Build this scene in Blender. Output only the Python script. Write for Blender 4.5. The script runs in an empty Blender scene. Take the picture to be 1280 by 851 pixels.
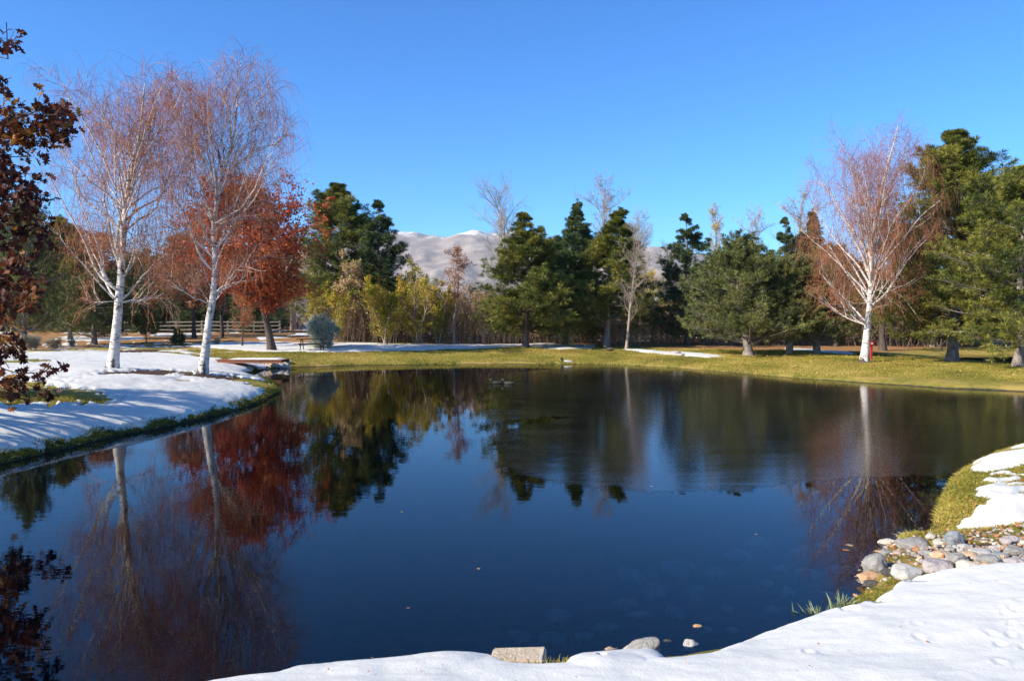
import bpy, math
import numpy as np
from mathutils import Vector

R_ = math.radians
sc = bpy.context.scene
COL = sc.collection

# ------------------------------------------------------------------ camera, sky, sun, exposure
F = 980.0                      # focal length in pixels of the 1280 wide photograph
CAMZ = 2.5
PITCH = math.atan(25.5 / F)
cam_d = bpy.data.cameras.new("camera")
cam = bpy.data.objects.new("camera", cam_d)
COL.objects.link(cam)
cam.location = (0, 0, CAMZ)
cam.rotation_euler = (math.pi / 2 - PITCH, 0, 0)
cam_d.sensor_width = 36
cam_d.lens = F / 1280 * 36
cam_d.clip_start = 0.1
cam_d.clip_end = 30000
sc.camera = cam

SUN_EL = R_(31)
SUN_AZ = R_(-116)              # compass angle from +Y, clockwise: left and a little behind the camera
sun_dir = Vector((math.sin(SUN_AZ) * math.cos(SUN_EL), math.cos(SUN_AZ) * math.cos(SUN_EL), math.sin(SUN_EL)))
world = bpy.data.worlds.new("World")
sc.world = world
world.use_nodes = True
wn = world.node_tree
wn.nodes.clear()
sky = wn.nodes.new("ShaderNodeTexSky")
sky.sky_type = 'NISHITA'
sky.sun_disc = False
sky.sun_elevation = SUN_EL
sky.sun_rotation = SUN_AZ % (2 * math.pi)
sky.altitude = 1400
sky.air_density = 1.0
sky.dust_density = 0.3
sky.ozone_density = 2.2
hs = wn.nodes.new("ShaderNodeHueSaturation")
hs.inputs["Saturation"].default_value = 1.10
bg = wn.nodes.new("ShaderNodeBackground")
bg.inputs["Strength"].default_value = 0.103
wo = wn.nodes.new("ShaderNodeOutputWorld")
wn.links.new(sky.outputs[0], hs.inputs["Color"])
tn = wn.nodes.new("ShaderNodeMix")
tn.data_type = 'RGBA'; tn.blend_type = 'MULTIPLY'
tn.inputs[0].default_value = 1.0
tn.inputs[7].default_value = (.46, .95, 1.42, 1)      # the clear high-desert air
wn.links.new(hs.outputs[0], tn.inputs[6])
wn.links.new(tn.outputs[2], bg.inputs[0])
wn.links.new(bg.outputs[0], wo.inputs[0])

sl = bpy.data.lights.new("sun", 'SUN')
sl.energy = 5.0
sl.angle = R_(0.5)
sl.color = (1.0, 0.91, 0.77)
so = bpy.data.objects.new("sun", sl)
so.rotation_euler = sun_dir.to_track_quat('Z', 'Y').to_euler()
COL.objects.link(so)

sc.view_settings.view_transform = 'Standard'
sc.view_settings.look = 'None'
sc.view_settings.gamma = 1
sc.view_settings.use_curve_mapping = False
sc.view_settings.exposure = 0.76
sc.render.engine = 'CYCLES'
sc.cycles.max_bounces = 8
sc.cycles.transparent_max_bounces = 16
sc.cycles.volume_bounces = 0
sc.cycles.use_denoising = True
sc.cycles.denoising_prefilter = 'NONE'

# ------------------------------------------------------------------ helpers
rng = np.random.default_rng(7)


def reseed(s):
    global rng
    rng = np.random.default_rng(s)


def nrm(v):
    return v / np.maximum(np.linalg.norm(v, axis=-1, keepdims=True), 1e-9)


def A(*v):
    return np.array(v, dtype=float)


def pdir(px, py):
    x = (px - 640) / F
    y = -(py - 425.5) / F
    f = A(0, math.cos(PITCH), -math.sin(PITCH))
    u = A(0, math.sin(PITCH), math.cos(PITCH))
    return f + x * A(1, 0, 0) + y * u


def at(px, py, Y):
    """world point on the line of sight through a photo pixel, Y metres away"""
    d = pdir(px, py)
    return A(0, 0, CAMZ) + d * (Y / d[1])


def flat(px, py, z=0.0):
    d = pdir(px, py)
    t = (z - CAMZ) / d[2]
    return (A(0, 0, CAMZ) + d * t)[:2]


def _h(ix, iy, iz, seed):
    n = (ix.astype(np.int64) * 374761393 + iy.astype(np.int64) * 668265263 + iz.astype(np.int64) * 2147483647 + seed * 144665) & 0xffffffff
    n = ((n ^ (n >> 13)) * 1274126177) & 0xffffffff
    n = n ^ (n >> 16)
    return (n & 0xffff) / 65535.0


def vnoise2(x, y, seed=0):
    ix = np.floor(x); iy = np.floor(y)
    fx = x - ix; fy = y - iy
    fx = fx * fx * (3 - 2 * fx); fy = fy * fy * (3 - 2 * fy)
    z = np.zeros_like(ix)
    a = _h(ix, iy, z, seed); b = _h(ix + 1, iy, z, seed)
    c = _h(ix, iy + 1, z, seed); d = _h(ix + 1, iy + 1, z, seed)
    return (a + (b - a) * fx) * (1 - fy) + (c + (d - c) * fx) * fy


def fbm2(x, y, octv=4, seed=0):
    s = np.zeros_like(x); a = 0.5; t = 0
    for i in range(octv):
        s += a * (vnoise2(x, y, seed + i) - 0.5); t += a
        x = x * 2.03 + 11.3; y = y * 2.03 - 7.1; a *= 0.5
    return s / t * 2          # about -1..1


def vnoise3(p, seed=0):
    i = np.floor(p); f = p - i
    f = f * f * (3 - 2 * f)
    r = 0
    for dx in (0, 1):
        for dy in (0, 1):
            for dz in (0, 1):
                w = (f[:, 0] if dx else 1 - f[:, 0]) * (f[:, 1] if dy else 1 - f[:, 1]) * (f[:, 2] if dz else 1 - f[:, 2])
                r = r + w * _h(i[:, 0] + dx, i[:, 1] + dy, i[:, 2] + dz, seed)
    return r


def sdf_poly(X, Y, poly):
    """signed distance, positive inside"""
    X = X.astype(np.float64); Y = Y.astype(np.float64)
    d2 = np.full(X.shape, 1e18); ins = np.zeros(X.shape, bool)
    n = len(poly)
    for i in range(n):
        ax, ay = poly[i]; bx, by = poly[(i + 1) % n]
        ex, ey = bx - ax, by - ay
        L = ex * ex + ey * ey + 1e-12
        t = np.clip(((X - ax) * ex + (Y - ay) * ey) / L, 0, 1)
        dx = X - ax - t * ex; dy = Y - ay - t * ey
        d2 = np.minimum(d2, dx * dx + dy * dy)
        c = ((ay > Y) != (by > Y)) & (X < (bx - ax) * (Y - ay) / (by - ay + 1e-15) + ax)
        ins ^= c
    d = np.sqrt(d2)
    return np.where(ins, d, -d)


class MB:
    def __init__(s):
        s.V = []; s.F = []; s.T = []; s.n = 0

    def add(s, v, f, t=0.5):
        v = np.asarray(v, float).reshape(-1, 3)
        f = np.asarray(f, np.int64)
        s.V.append(v); s.F.append(f + s.n); s.n += len(v)
        s.T.append(np.full(len(v), t) if np.isscalar(t) else np.asarray(t, float))

    def box(s, c, size, rz=0.0, t=0.5, M=None):
        h = np.asarray(size, float) / 2
        v = np.array([[x, y, z] for x in (-1, 1) for y in (-1, 1) for z in (-1, 1)], float) * h
        if M is not None:
            v = v @ np.asarray(M).T
        cz, sz = math.cos(rz), math.sin(rz)
        v = v @ np.array([[cz, sz, 0], [-sz, cz, 0], [0, 0, 1]])
        s.add(v + np.asarray(c, float), [[0, 1, 3, 2], [4, 6, 7, 5], [0, 4, 5, 1], [2, 3, 7, 6], [0, 2, 6, 4], [1, 5, 7, 3]], t)

    def build(s, name, mat, parent=None, smooth=False, loc=None):
        V = np.concatenate(s.V).astype(np.float32)
        T = np.concatenate(s.T).astype(np.float32)
        if loc is not None:
            V = V - np.asarray(loc, np.float32)
        lv = np.concatenate([f.ravel() for f in s.F]).astype(np.int32)
        lt = np.concatenate([np.full(len(f), f.shape[1]) for f in s.F]).astype(np.int32)
        ls = np.concatenate([[0], np.cumsum(lt)[:-1]]).astype(np.int32)
        me = bpy.data.meshes.new(name)
        me.vertices.add(len(V)); me.vertices.foreach_set("co", V.ravel())
        me.loops.add(len(lv)); me.loops.foreach_set("vertex_index", lv)
        me.polygons.add(len(lt)); me.polygons.foreach_set("loop_start", ls); me.polygons.foreach_set("loop_total", lt)
        me.polygons.foreach_set("use_smooth", np.full(len(lt), bool(smooth)))
        at_ = me.attributes.new("tint", 'FLOAT', 'POINT'); at_.data.foreach_set("value", T)
        me.update(calc_edges=True)
        me.materials.append(mat)
        o = bpy.data.objects.new(name, me)
        COL.objects.link(o)
        if loc is not None and parent is None:
            o.location = loc
        if parent is not None:
            o.parent = parent
        return o


def tag(o, label=None, cat=None, group=None, kind=None):
    if label: o["label"] = label
    if cat: o["category"] = cat
    if group: o["group"] = group
    if kind: o["kind"] = kind
    return o


def empty(name, loc, label, cat, group=None, rz=0.0):
    o = bpy.data.objects.new(name, None)
    o.empty_display_size = 0.2
    o.location = loc; o.rotation_euler = (0, 0, rz)
    COL.objects.link(o)
    return tag(o, label, cat, group)


def copy_tree(o, loc, rz=0.0, scale=(1, 1, 1), label=None, group=None):
    c = o.copy(); COL.objects.link(c)
    c.location = loc; c.rotation_euler = (0, 0, rz); c.scale = scale
    if label: c["label"] = label
    if group: c["group"] = group
    for ch in list(o.children):
        d = ch.copy(); COL.objects.link(d); d.parent = c
        for g in list(ch.children):
            e = g.copy(); COL.objects.link(e); e.parent = d
    return c


# --- batch growth of branches
def tubes(mb, P, Rad, sides=3, t=0.5):
    P = np.asarray(P, float)
    S, N, _ = P.shape
    T = np.empty_like(P)
    T[:, 1:-1] = P[:, 2:] - P[:, :-2]; T[:, 0] = P[:, 1] - P[:, 0]; T[:, -1] = P[:, -1] - P[:, -2]
    T = nrm(T)
    mean = nrm(P[:, -1] - P[:, 0])
    ref = np.where(np.abs(mean[:, 2:3]) > 0.7, A(0.93, 0.36, 0.05)[None], A(0.05, 0.1, 1.0)[None])
    U = nrm(np.cross(T, ref[:, None, :])); W = np.cross(T, U)
    a = np.arange(sides) / sides * 2 * math.pi
    ring = U[:, :, None, :] * np.cos(a)[None, None, :, None] + W[:, :, None, :] * np.sin(a)[None, None, :, None]
    V = P[:, :, None, :] + ring * np.asarray(Rad)[:, :, None, None]
    idx = np.arange(S * N * sides).reshape(S, N, sides)
    j = np.roll(np.arange(sides), -1)
    f = np.stack([idx[:, :-1, :], idx[:, :-1, j], idx[:, 1:, j], idx[:, 1:, :]], -1).reshape(-1, 4)
    tt = t if np.isscalar(t) else np.repeat(np.asarray(t), N * sides)
    mb.add(V.reshape(-1, 3), f, tt)


def grow(S, D, L, N, wander=0.1, trop=(0, 0, 0)):
    S = np.asarray(S, float); D = nrm(np.asarray(D, float)); L = np.asarray(L, float)
    P = [S]; d = D
    st = (L / (N - 1))[:, None]
    tr = np.asarray(trop, float)
    for i in range(N - 1):
        d = nrm(d + rng.normal(size=d.shape) * wander + tr)
        P.append(P[-1] + d * st)
    return np.stack(P, 1)


def spawn(P, k, t0, t1, ang, jit=0.25):
    S, N, _ = P.shape
    par = np.repeat(np.arange(S), k)
    base = np.tile((np.arange(k) + 0.5) / k, S)
    t = t0 + (t1 - t0) * np.clip(base + rng.uniform(-.5, .5, S * k) / k, 0, 1)
    x = t * (N - 1); i = np.minimum(x.astype(int), N - 2); f = (x - i)[:, None]
    p0 = P[par, i]; p1 = P[par, i + 1]
    tan = nrm(p1 - p0)
    q = rng.normal(size=tan.shape)
    perp = nrm(q - (q * tan).sum(-1, keepdims=True) * tan)
    a = ang + rng.normal(size=len(par)) * jit
    d = tan * np.cos(a)[:, None] + perp * np.sin(a)[:, None]
    return p0 + (p1 - p0) * f, d, t, par


def taper(r0, N, end=0.25, p=1.0):
    u = np.linspace(0, 1, N)[None] ** p
    return np.asarray(r0)[:, None] * (1 - u * (1 - end))


LEAF = {
    'oval': (A([-.0, 0, 0], [.5, .28, .08], [1, 0, 0], [.5, -.28, .08]), [[0, 1, 2], [0, 2, 3]]),
    'oak': (A([0, 0, 0], [.25, .10, .03], [.28, .34, .10], [.46, .12, .03], [.58, .44, .12], [.68, .14, .03], [.84, .26, .08], [1.05, 0, 0],
              [.84, -.26, .08], [.68, -.14, .03], [.58, -.44, .12], [.46, -.12, .03], [.28, -.34, .10], [.25, -.10, .03]),
            [[0, 1, 13], [1, 2, 3], [1, 3, 11], [1, 11, 13], [13, 11, 12], [3, 4, 5], [3, 5, 9], [3, 9, 11], [11, 9, 10], [5, 6, 7], [5, 7, 9], [7, 8, 9]]),
}


def leaves(mb, C, size, shape='oval', t=None, droop=0.0, D=None):
    v, f = LEAF[shape]; f = np.asarray(f)
    n = len(C)
    d = rng.normal(size=(n, 3)) if D is None else D + rng.normal(size=(n, 3)) * 0.5
    d[:, 2] -= droop
    d = nrm(d)
    q = nrm(np.cross(d, rng.normal(size=(n, 3)))); w = np.cross(d, q)
    sz = size * rng.uniform(.7, 1.2, n)
    V = C[:, None] + (d[:, None] * v[None, :, 0:1] + q[:, None] * v[None, :, 1:2] + w[:, None] * v[None, :, 2:3]) * sz[:, None, None]
    Fc = f[None] + (np.arange(n) * len(v))[:, None, None]
    if t is None: t = rng.uniform(0, 1, n)
    mb.add(V.reshape(-1, 3), Fc.reshape(-1, f.shape[1]), np.repeat(t, len(v)))


def tufts(mb, C, D, length, m=16, width=.02, t=None, spread=.75):
    n = len(C)
    d = nrm(D[:, None] * .75 + rng.normal(size=(n, m, 3)) * spread)
    d[:, :, 2] += .08
    q = nrm(np.cross(d, rng.normal(size=(n, m, 3)))) * (width * .5)
    L = (length * rng.uniform(.75, 1.15, (n, m)))[..., None]
    b = C[:, None] + d * .02
    m1 = b + d * L * .45
    V = np.stack([b - q * .5, m1 - q, b + d * L, m1 + q], 2)
    idx = np.arange(n * m * 4).reshape(-1, 4)
    if t is None: t = rng.uniform(0, 1, n)
    tv = np.clip(np.repeat(t, m) + rng.normal(size=n * m) * .12, 0, 1)
    mb.add(V.reshape(-1, 3), idx, np.repeat(tv, 4))


# ------------------------------------------------------------------ materials
class NT:
    def __init__(s, name):
        s.m = bpy.data.materials.new(name); s.m.use_nodes = True
        s.t = s.m.node_tree; s.t.nodes.clear()
        s.out = s.n("ShaderNodeOutputMaterial")

    def n(s, ty, **kw):
        x = s.t.nodes.new(ty)
        for k, v in kw.items():
            setattr(x, k, v)
        return x

    def l(s, a, b):
        s.t.links.new(a, b)

    def pos(s):
        return s.n("ShaderNodeNewGeometry").outputs["Position"]

    def attr(s, name):
        return s.n("ShaderNodeAttribute", attribute_name=name).outputs["Fac"]

    def noise(s, scale, detail=4, rough=.55, vec=None, dist=0.0):
        x = s.n("ShaderNodeTexNoise")
        x.inputs["Scale"].default_value = scale; x.inputs["Detail"].default_value = detail
        x.inputs["Roughness"].default_value = rough; x.inputs["Distortion"].default_value = dist
        s.l(vec if vec is not None else s.pos(), x.inputs["Vector"])
        return x.outputs["Fac"]

    def mapv(s, scale, vec=None):
        x = s.n("ShaderNodeMapping"); x.inputs["Scale"].default_value = scale
        s.l(vec if vec is not None else s.pos(), x.inputs["Vector"])
        return x.outputs[0]

    def ramp(s, fac, stops):
        x = s.n("ShaderNodeValToRGB"); e = x.color_ramp.elements
        while len(e) < len(stops): e.new(0.5)
        for el, (p, c) in zip(e, stops):
            el.position = p; el.color = (*c, 1) if len(c) == 3 else c
        s.l(fac, x.inputs[0])
        return x.outputs[0]

    def mr(s, v, a, b, c=0.0, d=1.0):
        x = s.n("ShaderNodeMapRange")
        for i, q in enumerate((a, b, c, d)): x.inputs[i + 1].default_value = q
        s.l(v, x.inputs[0])
        return x.outputs[0]

    def math(s, op, a, b):
        x = s.n("ShaderNodeMath", operation=op)
        for i, q in enumerate((a, b)):
            if isinstance(q, (int, float)): x.inputs[i].default_value = q
            else: s.l(q, x.inputs[i])
        return x.outputs[0]

    def mix(s, fac, a, b):
        x = s.n("ShaderNodeMix", data_type='RGBA')
        for q, i in ((fac, 0), (a, 6), (b, 7)):
            if isinstance(q, (int, float)): x.inputs[i].default_value = q
            elif isinstance(q, tuple): x.inputs[i].default_value = (*q, 1)
            else: s.l(q, x.inputs[i])
        return x.outputs[2]

    def bump(s, h, dist=.01, strength=1.0, nor=None):
        x = s.n("ShaderNodeBump"); x.inputs["Distance"].default_value = dist; x.inputs["Strength"].default_value = strength
        s.l(h, x.inputs["Height"])
        if nor is not None: s.l(nor, x.inputs["Normal"])
        return x.outputs[0]

    def pbr(s, col, rough=.85, nor=None, spec=.3, sss=0):
        x = s.n("ShaderNodeBsdfPrincipled")
        if isinstance(col, tuple): x.inputs["Base Color"].default_value = (*col, 1)
        else: s.l(col, x.inputs["Base Color"])
        if isinstance(rough, (int, float)): x.inputs["Roughness"].default_value = rough
        else: s.l(rough, x.inputs["Roughness"])
        x.inputs["Specular IOR Level"].default_value = spec
        if nor is not None: s.l(nor, x.inputs["Normal"])
        s.l(x.outputs[0], s.out.inputs[0])
        return s.m


def leaf_mat(name, stops, trans=.3, rough=.6):
    n = NT(name)
    c = n.ramp(n.attr("tint"), stops)
    d = n.n("ShaderNodeBsdfPrincipled"); d.inputs["Roughness"].default_value = rough; d.inputs["Specular IOR Level"].default_value = .25
    n.l(c, d.inputs["Base Color"])
    tr = n.n("ShaderNodeBsdfTranslucent"); n.l(c, tr.inputs[0])
    mx = n.n("ShaderNodeMixShader"); mx.inputs[0].default_value = trans
    n.l(d.outputs[0], mx.inputs[1]); n.l(tr.outputs[0], mx.inputs[2]); n.l(mx.outputs[0], n.out.inputs[0])
    return n.m


def bark_mat(name, a, b, scale=(9, 9, 2.2), bumpd=.02):
    n = NT(name)
    oc = n.n("ShaderNodeTexCoord").outputs["Object"]
    v = n.mapv(scale, oc)
    f = n.noise(1.0, 6, .65, v, .6)
    g = n.noise(1.3, 3, .5, oc)
    c = n.mix(n.mr(f, .35, .68), a, b)
    c = n.mix(n.mr(g, .3, .75, 0, .45), c, tuple(x * .55 for x in a))
    return n.pbr(c, .9, n.bump(f, bumpd), .15)


def birch_mat():
    n = NT("birch_bark")
    oc = n.n("ShaderNodeTexCoord").outputs["Object"]
    f = n.noise(1.0, 4, .6, n.mapv((3.5, 3.5, 16), oc), .4)      # dark horizontal flecks
    g = n.noise(1.0, 5, .65, n.mapv((2.2, 2.2, 1.6), oc), 1.0)    # dark scars
    z = n.n("ShaderNodeSeparateXYZ"); n.l(oc, z.inputs[0])
    base = n.mr(z.outputs[2], 0.0, .75, .16, 0.0)                   # rough dark foot
    fl = n.math('MAXIMUM', n.mr(f, .55, .62), n.mr(n.math('ADD', g, base), .57, .64))
    c = n.mix(n.mr(g, .2, .6), (.74, .70, .65), (.60, .53, .47))
    c = n.mix(fl, c, (.08, .065, .055))
    return n.pbr(c, .75, n.bump(g, .012), .2)


M = {}
M['birch'] = birch_mat()
M['pine_bark'] = bark_mat("pine_bark", (.22, .16, .12), (.085, .06, .05), (8, 8, 2.5), .04)
M['grey_pine_bark'] = bark_mat("grey_pine_bark", (.36, .31, .27), (.12, .095, .08), (7, 7, 2.5), .04)
M['oak_bark'] = bark_mat("oak_bark", (.13, .10, .08), (.05, .04, .035))
M['pale_bark'] = bark_mat("pale_bark", (.52, .44, .35), (.30, .25, .20), (6, 6, 2), .01)
M['tan_bark'] = bark_mat("tan_bark", (.42, .34, .26), (.24, .19, .15), (6, 6, 2), .01)
M['brown_stem'] = leaf_mat("brown_stem", [(0, (.22, .14, .10)), (.5, (.37, .26, .175)), (1, (.52, .40, .28))], 0, .9)
M['birch_twig'] = leaf_mat("birch_twig", [(0, (.21, .072, .042)), (.55, (.40, .15, .072)), (1, (.52, .25, .12))], 0.05, .7)
M['rust_twig'] = leaf_mat("rust_twig", [(0, (.20, .075, .045)), (.55, (.32, .12, .065)), (1, (.42, .19, .10))], 0.1, .7)
M['catkin'] = leaf_mat("birch_leaf", [(0, (.38, .12, .035)), (1, (.58, .25, .06))], .35)
M['needle'] = leaf_mat("pine_needle", [(0, (.045, .070, .016)), (.5, (.15, .17, .030)), (1, (.33, .295, .052))], .15, .55)
M['needle_dark'] = leaf_mat("dark_needle", [(0, (.026, .050, .022)), (.5, (.070, .11, .040)), (1, (.17, .20, .060))], .12, .55)
M['needle_light'] = leaf_mat("light_needle", [(0, (.07, .09, .022)), (.5, (.145, .165, .045)), (1, (.24, .235, .070))], .15, .55)
M['needle_blue'] = leaf_mat("blue_needle", [(0, (.24, .28, .20)), (.5, (.40, .44, .34)), (1, (.55, .58, .47))], .1, .6)
M['oak_leaf'] = leaf_mat("oak_leaf", [(0, (.22, .028, .016)), (.45, (.48, .085, .030)), (.8, (.58, .16, .042)), (1, (.50, .22, .06))], .35)
M['oak_leaf_shaded'] = leaf_mat("shaded_oak_leaf", [(0, (.042, .011, .009)), (.5, (.10, .024, .015)), (.85, (.20, .065, .02)), (1, (.38, .18, .03))], .3)  # maroon leaves, darkened further to paint in the shade they hang in
M['russet'] = leaf_mat("russet_leaf", [(0, (.26, .10, .05)), (.5, (.40, .17, .08)), (1, (.52, .27, .13))], .35)
M['yellow'] = leaf_mat("yellow_leaf", [(0, (.15, .16, .018)), (.45, (.42, .36, .025)), (.8, (.62, .45, .045)), (1, (.55, .26, .05))], .35)
M['gold'] = leaf_mat("golden_leaf", [(0, (.44, .30, .07)), (1, (.68, .50, .16))], .35)
M['tanleaf'] = leaf_mat("tan_leaf", [(0, (.32, .19, .09)), (.5, (.54, .36, .185)), (.85, (.68, .48, .25)), (1, (.45, .42, .10))], .3)
M['sage'] = leaf_mat("sage_leaf", [(0, (.20, .20, .15)), (1, (.38, .37, .29))], .15)

# ------------------------------------------------------------------ terrain
POND = [tuple(flat(*p)) for p in [
    (0, 580), (60, 566), (138, 547), (200, 535), (240, 527), (290, 514), (330, 501), (347, 491), (345, 483), (326, 476), (308, 471),
    (316, 464), (338, 461), (365, 459), (450, 456.5), (560, 455), (660, 454.5), (760, 455.5), (850, 460), (930, 467), (1000, 473),
    (1080, 478.5), (1180, 485), (1280, 489.5), (1400, 493)]]
POND += [(27, 24.5), (30, 21), (26, 18), (18, 16.4), (13, 15.4)]
POND += [tuple(flat(*p)) for p in [
    (1280, 568), (1240, 580), (1200, 596), (1182, 612), (1172, 632), (1168, 650), (1164, 664), (1120, 676), (1086, 697), (1074, 720),
    (1083, 738), (1058, 758), (1010, 781), (960, 800), (900, 818), (830, 832), (760, 836), (690, 842), (640, 844), (560, 842), (450, 848),
    (340, 858), (200, 880), (0, 925)]]
POND += [(-4.2, 3.9), (-9, 3.4), (-13, 6), (-12.2, 9.2), (-10, 11.2)]
POOL = [tuple(flat(*p)) for p in [(1160, 446), (1200, 443.5), (1290, 442.5), (1400, 443.5), (1520, 458), (1350, 464), (1285, 459.5), (1235, 454), (1195, 450)]]
# places with their own bank: x, y, lip height, further rise, length of the rise
BANKS = np.array([(-10, 17, .17, .85, 3.5), (-20, 20, .2, .85, 4), (-9.5, 24, .20, .80, 3.5), (-7, 27, .22, .60, 3.5), (-14, 40, .30, .35, 5), (0, 49, .16, .60, 7),
                  (10, 49, .16, .50, 7), (22, 38, .10, .42, 6), (30, 36, .08, .32, 6), (4.4, 7.6, .10, .40, 2.0), (8.5, 12, .30, .28, 1.2),
                  (6.4, 10.5, .30, .12, 1.2), (0, 4, .16, .75, 3.2), (4, 4.5, .16, .65, 3.2), (-5, 1, .2, .7, 3)], float)
PITS = [(*flat(1228, 674), .60, .30, .34), (*flat(1148, 700), .22, .16, .22), (6.6, 9.1, .9, .28, .34)]


def pond_sd(X, Y):
    return np.maximum(sdf_poly(X, Y, POND), sdf_poly(X, Y, POOL)) + .30 * fbm2(X * .8, Y * .8, 4, 99) * np.clip((Y - 22) / 6, 0, 1)      # positive in the water


def height(X, Y, sd=None):
    X = np.asarray(X, float); Y = np.asarray(Y, float)
    if sd is None: sd = pond_sd(X, Y)
    w = 1 / ((X[..., None] - BANKS[:, 0]) ** 2 + (Y[..., None] - BANKS[:, 1]) ** 2 + .3) ** 1.5
    w = w / w.sum(-1, keepdims=True)
    lip = w @ BANKS[:, 2]; rise = w @ BANKS[:, 3]; ln = w @ BANKS[:, 4]
    o = np.maximum(-sd, 0); i = np.maximum(sd, 0)
    lw = .18 + .55 * np.clip((Y - 28) / 12, 0, 1)
    land = lip * (1 - np.exp(-o / lw)) + rise * (1 - np.exp(-o / ln))
    land += .017 * np.clip(Y - 52, 0, 60) * np.clip((12 - X) / 25 + .3, .2, 1)
    land += fbm2(X * .35, Y * .35, 4, 3) * .10 * np.clip(o / 3, 0, 1)
    land += fbm2(X * 1.7, Y * 1.7, 3, 9) * .025 * np.clip(o / .6, 0, 1)
    bed = -1.8 * (1 - np.exp(-i / 4.0)) + fbm2(X * 1.2, Y * 1.2, 3, 5) * .05 * np.clip(i / 1, 0, 1)
    h = np.where(sd > 0, bed, land)
    for (px, py, rx, ry, dp) in PITS:
        h = h - dp * np.exp(-(((X - px) / rx) ** 2 + ((Y - py) / ry) ** 2) ** 1.5)
    return h


def hz(x, y):
    return float(height(np.array([x]), np.array([y]))[0])


def hit(px, py, y0=3.0, y1=140.0, n=900):
    """where the line of sight through a photo pixel meets the ground"""
    d = pdir(px, py)
    Ys = np.exp(np.linspace(math.log(y0), math.log(y1), n))
    t = Ys / d[1]
    X = d[0] * t; Z = CAMZ + d[2] * t
    H = height(X, Ys)
    k = np.argmax(Z < H) if (Z < H).any() else n - 1
    if k > 0:
        a = Z[k - 1] - H[k - 1]; b = H[k] - Z[k]
        f = a / (a + b + 1e-9)
        y = Ys[k - 1] + (Ys[k] - Ys[k - 1]) * f
    else:
        y = Ys[0]
    x = d[0] / d[1] * y
    return A(x, y, hz(x, y))


def col_at(px, Y):
    x = (px - 640) / F * Y
    return A(x, Y, hz(x, Y))


def W(pts):
    return [tuple(hit(*p)[:2]) for p in pts]


# polar grid round the camera, fine where the photograph looks
rad = np.concatenate([np.geomspace(.4, 3.2, 26)[:-1], np.geomspace(3.2, 62, 430)[:-1], np.geomspace(62, 5200, 110)])
ang = np.concatenate([np.linspace(-180, -60, 41)[:-1], np.linspace(-60, -40, 81)[:-1], np.linspace(-40, 40, 760)[:-1], np.linspace(40, 60, 81)[:-1], np.linspace(60, 180, 41)[:-1]])
RR, AA = np.meshgrid(rad, np.radians(ang), indexing='ij')
GX = RR * np.sin(AA); GY = RR * np.cos(AA)
SD = pond_sd(GX, GY)
GZ = height(GX, GY, SD)
OUT = -SD
nr, na = GX.shape
gi = np.arange(nr * na).reshape(nr, na)
gj = np.roll(gi, -1, axis=1)
GQ = np.stack([gi[:-1], gi[1:], gj[1:], gj[:-1]], -1).reshape(-1, 4)


def ell(X, Y, px, py, rx, ry):
    """ellipse of a size given in photo pixels, laid on the ground: 1 in its middle, 0 on its rim"""
    c = hit(px, py); wx = rx / F * c[1]
    a = hit(px, py - ry)[1]; b = hit(px, py + ry)[1]
    wy = max((a - b) / 2, .12)
    return 1 - np.sqrt(((X - c[0]) / wx) ** 2 + ((Y - (a + b) / 2) / wy) ** 2)


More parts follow.
